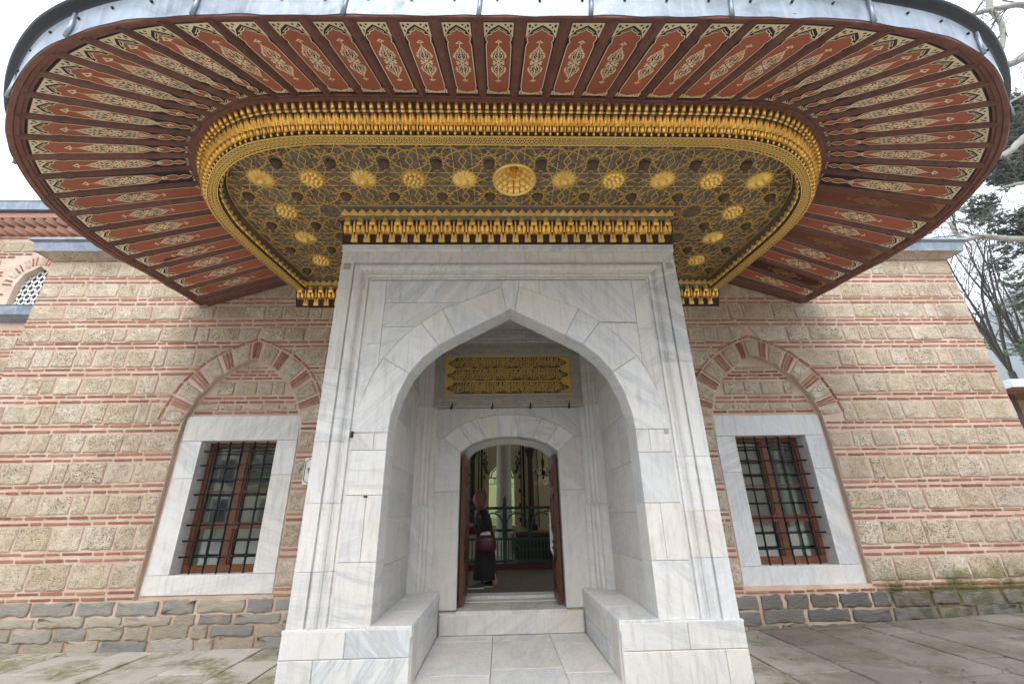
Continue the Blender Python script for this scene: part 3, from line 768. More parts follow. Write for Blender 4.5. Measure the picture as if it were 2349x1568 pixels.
# spandrels
for s in (-1, 1):
    m_ = lambda P: [(-s*x, z) for x, z in P]
    zc = 3.25 if s < 0 else 3.42
    mblock(m_([(-1.68, 2.26), (-1.605, 2.70), (-1.53, 2.91), (-1.49, 2.99), (-1.49, zc), (-1.68, zc)]), -.1, -.004, f0)
    mblock(m_(rect(-1.68, zc, -1.49, 4.07)), -.1, -.004, f0)
    if s < 0:
        mblock(m_([(-1.49, 3.77), (-.60, 3.77), (-.104, 3.98), (-.11, 4.07), (-1.49, 4.07)]), -.1, -.004, f0)
        mblock(m_([(-1.49, 3.46), (-1.10, 3.46), (-1.05, 3.51), (-.812, 3.68), (-.60, 3.77), (-1.49, 3.77)]), -.1, -.004, f0)
    else:
        mblock(m_([(-.35, 3.875), (-.104, 3.98), (-.11, 4.07), (-.35, 4.07)]), -.1, -.004, f0)
        mblock(m_([(-1.05, 3.51), (-.812, 3.68), (-.35, 3.875), (-.35, 4.07), (-1.49, 4.07), (-1.49, 3.50)]), -.1, -.004, f0)
    mblock(m_([(-1.49, 2.99), (-1.44, 3.075), (-1.26, 3.31), (-1.10, 3.46), (-1.05, 3.498), (-1.49, 3.49)] if s > 0 else [(-1.49, 2.99), (-1.44, 3.075), (-1.26, 3.31), (-1.10, 3.46), (-1.49, 3.46)]), -.1, -.004, f0)
# moulded frame: profile as (distance inwards from outer edge, projection)
PRF = [(0, .02), (.150, .02), (.157, -.012), (.166, -.012), (.172, .014), (.19, .030), (.215, .036), (.245, .030), (.262, .010), (.268, -.016), (.285, -.02), (.30, -.002), (.325, .012), (.345, .006), (.352, -.018), (.362, -.018), (.366, -.002), (.382, -.002), (.382, -.05)]
def mould(path, seams, nm):
    """path of (x, z) outer corners; inward normal to the left; split in stones at the seam parameters"""
    pass
def seg_stone(pts):
    mb = MB(); k = len(PRF)
    V = []
    for (ox, oz, ix, iz) in pts:
        for d, p in PRF: V.append((ox+ix*d, -p, oz+iz*d))
    F = [(i*k+j, i*k+j+1, (i+1)*k+j+1, (i+1)*k+j) for i in range(len(pts)-1) for j in range(k-1)]
    F += [tuple(range(k))[::-1], tuple((len(pts)-1)*k+j for j in range(k))]
    mb.add(V, F); return mb.obj('frame_moulding', MARBLE, por)
ZT = 4.465
for s in (-1, 1):
    zz = [.49, .95, 1.55, 2.15, 2.95, 3.95] if s < 0 else [.49, 1.0, 1.42, 1.95, 3.0, 3.95]
    for za, zb in zip(zz, zz[1:]): seg_stone([(s*2.06, za+J, -s, 0), (s*2.06, zb-J, -s, 0)])
    seg_stone([(s*2.06, 3.95+J, -s, 0), (s*2.06, ZT, -s, -1)])
xx = [-2.06, -.17, .19, 2.06]
for a, c in zip(xx, xx[1:]):
    seg_stone([(a+(0 if a == -2.06 else J), ZT, 1 if a == -2.06 else 0, -1), (c-(0 if c == 2.06 else J), ZT, -1 if c == 2.06 else 0, -1)])
# square sockets at the upper corners, small plates and stains
for s in (-1, 1):
    V, F = plate(rect(s*1.985-.052, 4.205, s*1.985+.052, 4.315), [rect(s*1.985-.044, 4.213, s*1.985+.044, 4.307)], -.01, .023, f0); obj('socket_rim', V, F, MARBLE, por)
    mb = MB(); mb.box((s*1.985-.044, -.0215, 4.213), (s*1.985+.044, -.0205, 4.307)); mb.obj('socket_recess', CARVED, por)
obj('fixing_plate', *block(rect(-1.70, 2.19, -1.672, 2.255), -.01, .012, f0, .003), IRON, por)
obj('fixing_plate', *block(rect(1.625, 2.19, 1.665, 2.235), -.01, .012, f0, .003), CARVED, por)
obj('fixing_plate', *block(rect(-1.50, 1.60, -1.46, 1.615), -.01, .012, f0, .003), IRON, por)
# cap course
for a, c in ((-2.075, -.6), (-.6, .75), (.75, 2.075)):
    mb = MB(); prof = [(-.02, 4.465), (.022, 4.468), (.034, 4.492), (.036, 4.56), (-.05, 4.562)]
    V = [(x, -o, z) for x in (a+J, c-J) for o, z in prof]; k = len(prof)
    mb.add(V, [(j, j+1, k+j+1, k+j) for j in range(k-1)]+[tuple(range(k)), tuple(range(2*k-1, k-1, -1))]); mb.obj('cap_stone', MARBLE, por)
# ---- niche
YB = 1.91
for s in (-1, 1):
    mp = (lambda u, v, w, s=s: (s*(1.345-w), u, v))
    L = [.49, .95, 1.42, 1.95, 2.5, 3.1, 3.7, 4.25]
    for i, (za, zb) in enumerate(zip(L, L[1:])):
        cut = (1.25, .95, 1.4, .8, 1.3, .9, 1.2)[i]
        for ya, yb in ((.30, cut), (cut, YB)):
            V, F = block(inset(rect(ya, za, yb, zb), J), -.05, rg.uniform(0, .003), mp, .003)
            if s > 0: F = [f[::-1] for f in F]
            obj('marble_block', V, F, MARBLE_D, por)
    # corner moulding beside the panel
    prof = [(1.345, YB-.20), (1.30, YB-.20), (1.285, YB-.16), (1.25, YB-.145), (1.235, YB-.11), (1.20, YB-.10), (1.185, YB-.06), (1.15, YB-.05), (1.12, YB-.03), (1.12, YB)]
    for za, zb, sh in ((.505, 1.55, -.065), (1.55, 2.94, -.04), (2.94, 4.25, .03)):
        mb = MB(); V = [(s*(x+sh if x < 1.34 else x), y, z) for z in (za+J, zb-J) for x, y in prof]; k = len(prof)
        F = [(j, j+1, k+j+1, k+j) for j in range(k-1)]+[tuple(range(k)), tuple(range(k, 2*k))]
        if s > 0: F = [f[::-1] for f in F]
        mb.add(V, F); mb.obj('corner_moulding', MARBLE_D, por)
fb = front(YB)
mb = MB(); V, F = plate(rect(-1.36, .2, 1.36, 4.3), [[(-.73, .25), (.73, .25), (.73, 2.30), (.56, 2.415), (.36, 2.485), (.0, 2.525), (-.36, 2.485), (-.56, 2.415), (-.73, 2.30)]], -.20, -.03, fb); mb.add(V, F); mb.obj('niche_core', JOINT, por)
DI = [(-.72, 2.285), (-.56, 2.40), (-.36, 2.47), (-.12, 2.507), (.12, 2.507), (.36, 2.47), (.56, 2.40), (.72, 2.285)]
DO = [(-.98, 2.50), (-.76, 2.665), (-.50, 2.785), (-.17, 2.835), (.17, 2.835), (.50, 2.785), (.76, 2.665), (.98, 2.50)]
for i in range(7): mblock([DI[i], DI[i+1], DO[i+1], DO[i]], -.24, .002, fb, .004, 'voussoir', MARBLE)
for s in (-1, 1):
    m_ = lambda P: [(s*x, z) for x, z in P]
    mblock(m_([(.72, 1.74), (1.10, 1.74), (1.10, 2.50), (.98, 2.50), (.72, 2.285)]), -.24, 0, fb, .004, mt=MARBLE_D)
    mblock(m_(rect(.72, .28, 1.10, 1.74)), -.24, 0, fb, .004, mt=MARBLE_D)
    mblock(m_([(.98, 2.50), (1.12, 2.50), (1.12, 2.94), (.09, 2.94), (.09, 2.835), (.17, 2.835), (.50, 2.785), (.76, 2.665)]), -.06, 0, fb, .003, mt=MARBLE_D)
mblock(rect(-.09, 2.835, .09, 2.94), -.06, 0, fb, .003, mt=MARBLE_D)
# carved stone frame, gilded inscription
OF = rect(-1.155, 2.945, 1.175, 3.985)
V, F = plate(OF, [rect(-.985, 3.155, .99, 3.77)], -.05, .03, fb); frm = obj('carved_frame', V, F, CARVED, por)
mb = MB()
for P, wd, w_ in ((rect(-1.0, 3.14, 1.005, 3.785), .022, .036), (rect(-1.14, 2.96, 1.16, 3.97), .02, .035)):
    V, F = ribbon(P, wd, fb, w_, True); mb.add(V, F)
def scroll(x0, x1, z, amp, n, vert=False):
    P = []
    for i in range(n*8+1):
        t = i/(n*8); a = t*n*math.pi; q = (x0+(x1-x0)*t, z+amp*.5*math.sin(a)); P.append(q if not vert else (q[1], q[0]))
    V, F = ribbon(P, .010, fb, .0325); mb.add(V, F)
    for i in range(n*2):
        t = (i+.5)/(n*2); x = x0+(x1-x0)*t; s_ = 1 if math.sin(t*n*math.pi) < 0 else -1; z0 = z+amp*.4*math.sin(t*n*math.pi)
        for q in range(4):
            L = abs(x1-x0)/(n*2)*rg.uniform(.7, 1.1); c = [(x+L*(k/4-.4)*(1 if q % 2 else -1), z0+s_*amp*(.18+.2*(q//2))*math.sin(k/4*2.6)+.006*q) for k in range(5)]
            if vert: c = [(b_, a_) for a_, b_ in c]
            for k in range(4):
                V, F = ribbon([c[k], c[k+1]], .013*(1-k*.2), fb, .034+.002*(q % 2)); mb.add(V, F)
scroll(-1.10, 1.12, 3.875, .115, 9); scroll(-1.10, 1.12, 3.05, .125, 9); scroll(3.15, 3.78, -1.07, .09, 4, True); scroll(3.15, 3.78, 1.08, .09, 4, True)
mb.obj('carved_foliage', plain('carved_highlight', (.50, .47, .40), .75, 0, .3), frm)  # same stone in a lighter tone: relief highlights put into the colour
ins = obj('inscription_panel', *plate(rect(-.985, 3.155, .99, 3.77), [], -.03, .004, fb), mat_gold('old_gold_panel', (.72, .46, .11), .5, .2, .4), por)
mb = MB(); gl_ = MB()
for k in range(3):
    zc = 3.665-.2025*k+(.003 if k == 1 else 0); h = .092; xl, xr_ = (-.965, .955) if k else (-.95, .94)
    cart = [(xl+.13, zc+h), (xr_-.13, zc+h), (xr_-.09, zc+.045), (xr_-.035, zc+.03), (xr_, zc), (xr_-.035, zc-.03), (xr_-.09, zc-.045), (xr_-.13, zc-h), (xl+.13, zc-h), (xl+.09, zc-.045), (xl+.035, zc-.03), (xl, zc), (xl+.035, zc+.03), (xl+.09, zc+.045)]
    V = [fb(u, v, .0055) for u, v in cart]; mb.add(V, [t_ for t_ in tess([cart])])
    rs = random.Random(40+k)
    def st(P, wd=.0072): 
        V, F = ribbon(P, wd, fb, .0085); gl_.add(V, F)
    x = xr_-.155                                  # tall shafts with hooked heads, bowls and cross strokes of the stacked script
    while x > xl+.15:
        t_ = rs.random(); dx = rs.uniform(-.008, .008)
        if t_ < .78: st([(x+.006, zc+h-.012), (x, zc+h-.018), (x+dx*.4, zc+.01), (x+dx, zc-h*rs.uniform(.15, .75))], .0082)
        else: st([(x+.035, zc+h-.012), (x, zc+.02), (x-.035, zc-h*.6)], .0085)
        x -= rs.uniform(.0145, .021)
    x = xr_-.10
    while x > xl+.12:
        r_ = rs.uniform(.016, .034); z_ = zc+rs.uniform(-.075, .0); ty = rs.randrange(4)
        if ty == 0: st([(x+r_*math.cos(a*.55+2.6), z_+r_*.75*math.sin(a*.55+2.6)) for a in range(8)])
        elif ty == 1: st([(x+r_*1.5, z_+.012), (x+r_*.5, z_-.004), (x-r_*.5, z_+.006), (x-r_*1.5, z_-.012)])
        elif ty == 2: st([(x+r_*.6*math.cos(a*.8), z_+r_*.5*math.sin(a*.8)) for a in range(9)], .006)
        else: st([(x+r_, z_+.03), (x+r_*.6, z_-.01), (x-r_, z_-.02), (x-r_*1.4, z_)])
        if rs.random() < .6:
            V, F = ribbon([(x+.004, z_+.035), (x-.006, z_+.035)], .009, fb, .0085); gl_.add(V, F)
        x -= rs.uniform(.013, .022)
    for e in (1, -1):
        xe = xr_ if e > 0 else xl
        for q in range(5): st([(xe-e*(.05+.022*q), zc+.018+.008*q), (xe-e*(.06+.022*q), zc-.02-.007*q)], .007)
mb.obj('dark_cartouche', plain('dark_relief_ground', (.085, .06, .028), .7), ins); gl_.obj('gilded_script', mat_gold('script_gold', (.85, .57, .17), .42, .1, .4), ins)
for x in (-.86, -.245, .335, .925):
    mb = MB(); mb.bar((x, YB-.03, 2.985), (x, YB-.055, 2.955), .012, 6); mb.bar((x, YB-.055, 2.955), (x-.012, YB-.075, 2.915), .017, 6); mb.bar((x, YB-.06, 2.96), (x+.006, YB-.05, 3.015), .006, 5); mb.obj('iron_hook', plain('rusty_iron', (.03, .018, .013), .7), por)
# mouldings above the panel
for z0, z1, p in ((3.99, 4.06, .02), (4.06, 4.09, .05), (4.09, 4.16, .03), (4.16, 4.25, .0)):
    for a, c in ((-1.34, .30 if z0 < 4.1 else -.05), (.30 if z0 < 4.1 else -.05, 1.34)): mblock(rect(a, z0, c, z1), -.05, p, fb, .012, mt=MARBLE_D)
# step, sill and doorway floor
V, F = block(rect(-.935, .0, .935, .262), -.02, .10, fb, .025); obj('door_step', V, F, MARBLE_D, por)
V, F = block(inset(rect(-.72, YB-.10, .0, 2.66), J), -.05, 0, flat(.285), .008); obj('sill_slab', V, F, MARBLE_D, por)
V, F = block(inset(rect(.0, YB-.10, .72, 2.66), J), -.05, 0, flat(.285), .008); obj('sill_slab', V, F, MARBLE_D, por)
V, F = block(rect(-.70, 2.66, .70, 2.95), -.1, .0, flat(.325), .01); obj('inner_sill', V, F, MARBLE, por)
# floor slabs between the benches
for (x0, x1, ya, yb) in ((-.94, -.24, 1.55, 1.81), (-.24, .47, 1.53, 1.81), (.47, .94, 1.36, 1.81), (-.94, -.24, .35, 1.55), (-.94, -.24, -1.0, .35), (-.24, .47, .5, 1.53), (-.24, .47, -1.0, .5), (.47, .94, .35, 1.36), (.47, .94, -1.0, .35)):
    V, F = block(inset(rect(x0, ya, x1, yb), .0025), -.04, rg.uniform(0, .002), flat(.018), .004); obj('floor_slab', V, F, MARBLE, por)
# door reveals, white inner arch and carved leaves standing open
mb = MB()
for s in (-1, 1):
    a, c = sorted((s*.722, s*.90)); mb.box((a, 2.10, .28), (c, 2.62, 2.6))
mb.box((-.90, 2.11, 2.56), (.90, 2.62, 2.9)); mb.obj('door_reveal', JOINT, por)
DA = [(-.655, .30), (-.655, 2.24), (-.52, 2.36), (-.34, 2.43), (-.12, 2.465), (.12, 2.465), (.34, 2.43), (.52, 2.36), (.655, 2.24), (.655, .30)]
V, F = plate([(-.73, .29), (.73, .29), (.73, 2.62), (-.73, 2.62)], [DA], -.10, 0, front(2.36)); obj('white_inner_arch', V, F, plain('white_paint', (.66, .65, .60), .6), por)
def leaf(s):
    x = s*.70; xo = s*.645; ye = 2.90 if s < 0 else 2.62
    a, c = sorted((x, xo)); y0 = 2.02
    mb = MB(); mb.box((a, y0, .31), (c, ye, 2.27 if s < 0 else 2.25)); lf = mb.obj('door_leaf', DOORW, por)
    inn = s*.645; n = MB()
    mpp = (lambda u, v, w, s=s: (inn-s*w, u, v))
    for z0, z1 in ((.42, .86), (.93, 1.08), (1.15, 1.72), (1.80, 2.12)):
        for d, wd, h in ((.05, .022, .016), (.085, .012, .012), (.12, .03, .02)):
            P = rect(y0+d, z0+d*.55, ye-.07-d, z1-d*.55)
            if P[1][0]-P[0][0] < .05 or P[2][1]-P[0][1] < .04: continue
            for e in ((P[0], P[1]), (P[1], P[2]), (P[2], P[3]), (P[3], P[0])):
                aa, bb = Vector(e[0]), Vector(e[1]); lo = (min(aa.x, bb.x)-wd/2, min(aa.y, bb.y)-wd/2); hi = (max(aa.x, bb.x)+wd/2, max(aa.y, bb.y)+wd/2)
                x0, x1 = sorted((inn, inn-s*h)); n.box((x0, lo[0], lo[1]), (x1, hi[0], hi[1]))
        x0, x1 = sorted((inn, inn-s*.012)); n.box((x0, y0+.16, z0+.12), (x1, ye-.22, z1-.12)) if z1-z0 > .3 else None
    n.obj('carved_panelling', DOORW, lf)
    e = MB()
    for k in range(38): e.lathe([(0, -.02), (.026, -.012), (.03, 0), (.026, .012), (0, .02)], ((a+c)/2, ye+.012, .36+k*.049), 6)
    e.obj('carved_edge', mat_wood('edge_wood', (.20, .085, .03), (.34, .16, .06), (20, 20, 20)), lf)
    h = MB(); h.lathe([(0, -.02), (.022, -.015), (.028, 0), (.022, .015), (0, .02)], (inn-s*.03, ye-.06, 1.42), 8); h.bar((inn-s*.03, ye-.06, 1.42), (inn-s*.045, ye-.06, 1.29), .010, 6); h.obj('door_handle', IRON, lf)
    return lf
leaf(-1); leaf(1)
mb = MB(); mb.add([(.60, 2.46, 1.45), (.66, 2.46, 1.45), (.655, 2.46, .83), (.60, 2.46, .93), (.60, 2.45, 1.45), (.66, 2.45, 1.45), (.655, 2.45, .83), (.60, 2.45, .93)], [(0, 1, 2, 3), (7, 6, 5, 4), (0, 4, 5, 1), (1, 5, 6, 2), (2, 6, 7, 3), (3, 7, 4, 0)]); mb.obj('white_notice', plain('notice_white', (.66, .66, .63), .6), por)

# ------------------------------------------------------------------ sign on the wall, half hidden by the portal
sg_ = thing('wall_sign', (-2.55, W0-.04, 1.85), 'white notched sign with black border fixed to wall behind portal edge', 'sign')
obj('sign_board', *block(rect(-2.86, 1.85, -2.2, 2.21), -.02, .012, front(W0-.03), .002), plain('sign_white', (.72, .72, .68), .4, 0, .04), sg_)
q = [(-2.845, 1.905), (-2.825, 1.90), (-2.81, 1.875), (-2.22, 1.875), (-2.22, 2.185), (-2.81, 2.185), (-2.82, 2.165), (-2.845, 2.155)]
V, F = ribbon(q, .010, front(W0-.03), .0135, True); bdr = obj('sign_border', V, F, INK, sg_)
mb = MB(); mb.add([front(W0-.03)(u, v, .0135) for u, v in rect(-2.818, 2.055, -2.77, 2.067)]+[front(W0-.03)(u, v, .0137) for u, v in rect(-2.800, 2.005, -2.788, 2.058)], [(0, 1, 2, 3), (4, 5, 6, 7)]); mb.obj('sign_lettering', INK, sg_)
# ------------------------------------------------------------------ painted and gilded canopy
CX = .055
can = thing('entrance_canopy', (CX, 0, 4.6), 'wide painted timber canopy with red panels, gilded cornice and lead edge over the portal', 'canopy')
OUT = [(0, -2.642), (.31, -2.642), (.635, -2.64), (.955, -2.64), (1.28, -2.64), (1.60, -2.639), (1.925, -2.637), (2.265, -2.63), (2.605, -2.595), (2.93, -2.55), (3.25, -2.465), (3.54, -2.36), (3.80, -2.21), (4.05, -2.02), (4.32, -1.805), (4.54, -1.572), (4.72, -1.325), (4.86, -1.06), (4.99, -.765), (5.08, -.455), (5.12, -.145), (5.11, .163), (5.08, .458), (5.01, .696), (4.96, .99), (4.915, 1.266), (4.875, 1.522)]
INS = [(0, -1.664), (.30, -1.664), (.575, -1.664), (.87, -1.663), (1.17, -1.662), (1.47, -1.66), (1.765, -1.658), (2.075, -1.65), (2.26, -1.645), (2.44, -1.63), (2.62, -1.585), (2.795, -1.515), (2.95, -1.435), (3.09, -1.325), (3.21, -1.21), (3.325, -1.085), (3.425, -.94), (3.50, -.77), (3.57, -.53), (3.62, -.29), (3.65, -.05), (3.665, .19), (3.665, .44), (3.65, .69), (3.62, .95), (3.58, 1.21), (3.54, 1.50)]
ZO, ZI = 4.65, 5.085
def mir(P): return [(CX-x, y) for x, y in P[:0:-1]] + [(CX+x, y) for x, y in P]
ROL = [(-4.855, 1.522), (-4.88, 1.24), (-4.915, .95), (-4.962, .66), (-5.03, .385), (-5.055, .09), (-5.044, -.206), (-4.99, -.507), (-4.90, -.799), (-4.77, -1.083), (-4.617, -1.341), (-4.435, -1.583), (-4.205, -1.81), (-3.957, -2.015), (-3.692, -2.195), (-3.41, -2.348), (-3.105, -2.461), (-2.80, -2.54), (-2.475, -2.59), (-2.137, -2.613), (-1.805, -2.621), (-1.49, -2.626), (-1.182, -2.629), (-.88, -2.632), (-.582, -2.635), (-.28, -2.638), (.033, -2.641)]
ROR = [(.36, -2.644), (.692, -2.647), (1.032, -2.650), (1.37, -2.653), (1.70, -2.655), (2.042, -2.655), (2.375, -2.640), (2.729, -2.602), (3.07, -2.548), (3.375, -2.463), (3.655, -2.346), (3.91, -2.198), (4.165, -2.02), (4.42, -1.80), (4.642, -1.561), (4.827, -1.30), (4.967, -1.026), (5.08, -.736), (5.165, -.41), (5.20, -.085), (5.175, .235), (5.125, .525), (5.065, .80), (5.01, 1.09), (4.96, 1.35), (4.90, 1.577)]
RIL = [(.03-x, y) for x, y in INS[:16:-1]] + [(-3.38, -.94), (-3.281, -1.089), (-3.16, -1.209), (-3.022, -1.335), (-2.872, -1.44), (-2.715, -1.52), (-2.545, -1.586), (-2.37, -1.629), (-2.19, -1.65), (-2.0, -1.661), (-1.708, -1.675), (-1.409, -1.675), (-1.12, -1.673), (-.835, -1.672), (-.552, -1.669), (-.276, -1.666), (.018, -1.662)]
RIR = [(.315, -1.660), (.606, -1.658), (.915, -1.653), (1.222, -1.646), (1.525, -1.643), (1.83, -1.641), (2.11, -1.640), (2.325, -1.638), (2.507, -1.622), (2.69, -1.583), (2.865, -1.513), (3.014, -1.423), (3.148, -1.317), (3.264, -1.207), (3.37, -1.087), (3.465, -.945)] + [(.045+x, y) for x, y in INS[17:]]
RO = ROL+ROR; RI = RIL+RIR
ro3 = [(x, y, ZO) for x, y in RO]; ri3 = [(x, y, ZI) for x, y in RI]
assert len(RO) == len(RI), (len(RO), len(RI))
NR = len(RO)
WEND = 1.70
def lerp3(a, b_, t): return tuple(a[i]+(b_[i]-a[i])*t for i in range(3))
def normal(a, b_, c):
    n = (Vector(b_)-Vector(a)).cross(Vector(c)-Vector(a)).normalized(); return n if n.z < 0 else -n
# soffit backing, outer board, inner board
SGN_ = -1 if False else 1
def offs(P, d):
    P = [Vector(p) for p in P]; n = len(P); out = []
    for i in range(n):
        t_ = (P[min(n-1, i+1)]-P[max(0, i-1)]).normalized(); nv = Vector((t_.y, -t_.x)); out.append(P[i]+nv*d*((.55+1.15*abs(nv.x)) if abs(d) > .02 and d*(1 if (SGN_ or 1) > 0 else -1) > 0 else 1))
    return out
RO_ = [(RO[0][0]+.012, WEND)]+RO+[(RO[-1][0]-.012, WEND)]
RI_ = [(RI[0][0]+.012, WEND)]+RI+[(RI[-1][0]-.012, WEND)]
RF = catmull(RO_, 4); RIF = catmull(RI_, 4)
mb = MB(); n = len(RF)
mb.add([(p.x, p.y, ZO+.035) for p in RF]+[(p.x, p.y, ZI+.035) for p in RIF], [(i, i+1, n+i+1, n+i) for i in range(n-1)])
mb.obj('soffit_backing', INK, can)
def loft(name, path, prof, mat_, parent, kf=None, smooth=False):
    """profile (offset outwards, z) carried along a plan path"""
    cols = [[(q.x, q.y, z) for q in offs(path, o)] for o, z in prof] if False else None
    offl = [offs(path, o) for o, z in prof]; n = len(path); k = len(prof); V = []
    for i in range(n):
        for j in range(k): V.append((offl[j][i].x, offl[j][i].y, prof[j][1]))
    return obj(name, V, [(i*k+j, (i+1)*k+j, (i+1)*k+j+1, i*k+j+1) for i in range(n-1) for j in range(k-1)], mat_, parent, smooth)
flip = -1
t0 = offs(RF, .1)[len(RF)//2]
SGN = 1 if t0.y < RF[len(RF)//2].y else -1
def so_(path, prof): return [(o*SGN, z) for o, z in prof]
loft('rim_board', RF, so_(RF, [(-.03, ZO+.05), (-.025, ZO+.0), (-.005, ZO-.005), (.0, ZO-.02), (.022, ZO-.025), (.026, ZO-.040), (.052, ZO-.044), (.058, ZO-.038), (.058, ZO+.02)]), RIMW, can)
loft('inner_board', RIF, so_(RIF, [(.075, ZI-.005), (.07, ZI-.035), (.045, ZI-.04), (.04, ZI-.055), (-.02, ZI-.05), (-.03, ZI+.03)]), RIMW, can)
# boards closing the soffit against the wall
for s in (-1, 1):
    a = Vector((CX+s*(RO[-1][0]-CX), 1.61, ZO-.02)); c = Vector((CX+s*(RI[-1][0]-CX), 1.60, ZI-.02)); mb = MB()
    V = []
    for p in (a, c):
        for dy, dz in ((-.075, .02), (-.06, -.03), (.0, -.038), (.11, -.03), (.112, .06)): V.append((p.x, p.y+dy, p.z+dz))
    F = [(j, j+1, 5+j+1, 5+j) for j in range(4)]
    mb.add(V, F); mb.obj('end_board', RIBW, can)
# ribs
def rib(i):
    a = Vector(ro3[i]); c = Vector(ri3[i]); t_ = (c-a).normalized(); j0, j1 = max(0, i-1), min(NR-1, i+1)
    side = (Vector(ro3[j1])-Vector(ro3[j0])); side = (side-t_*side.dot(t_)).normalized(); nn = side.cross(t_).normalized()
    if nn.z > 0: nn = -nn
    pr = [(-.043, -.02), (-.043, .006), (-.034, .009), (-.030, .018), (-.020, .021), (-.016, .028), (.016, .028), (.020, .021), (.030, .018), (.034, .009), (.043, .006), (.043, -.02)]
    V = []
    for p, sc in ((a-t_*.02, 1), (c+t_*.03, .86)):
        for u, h in pr: V.append(p+side*u*sc+nn*h)
    k = len(pr); obj('rib', V, [(j, j+1, k+j+1, k+j) for j in range(k-1)]+[tuple(range(k)), tuple(range(k, 2*k))], RIBW, can)
for i in range(NR): rib(i)
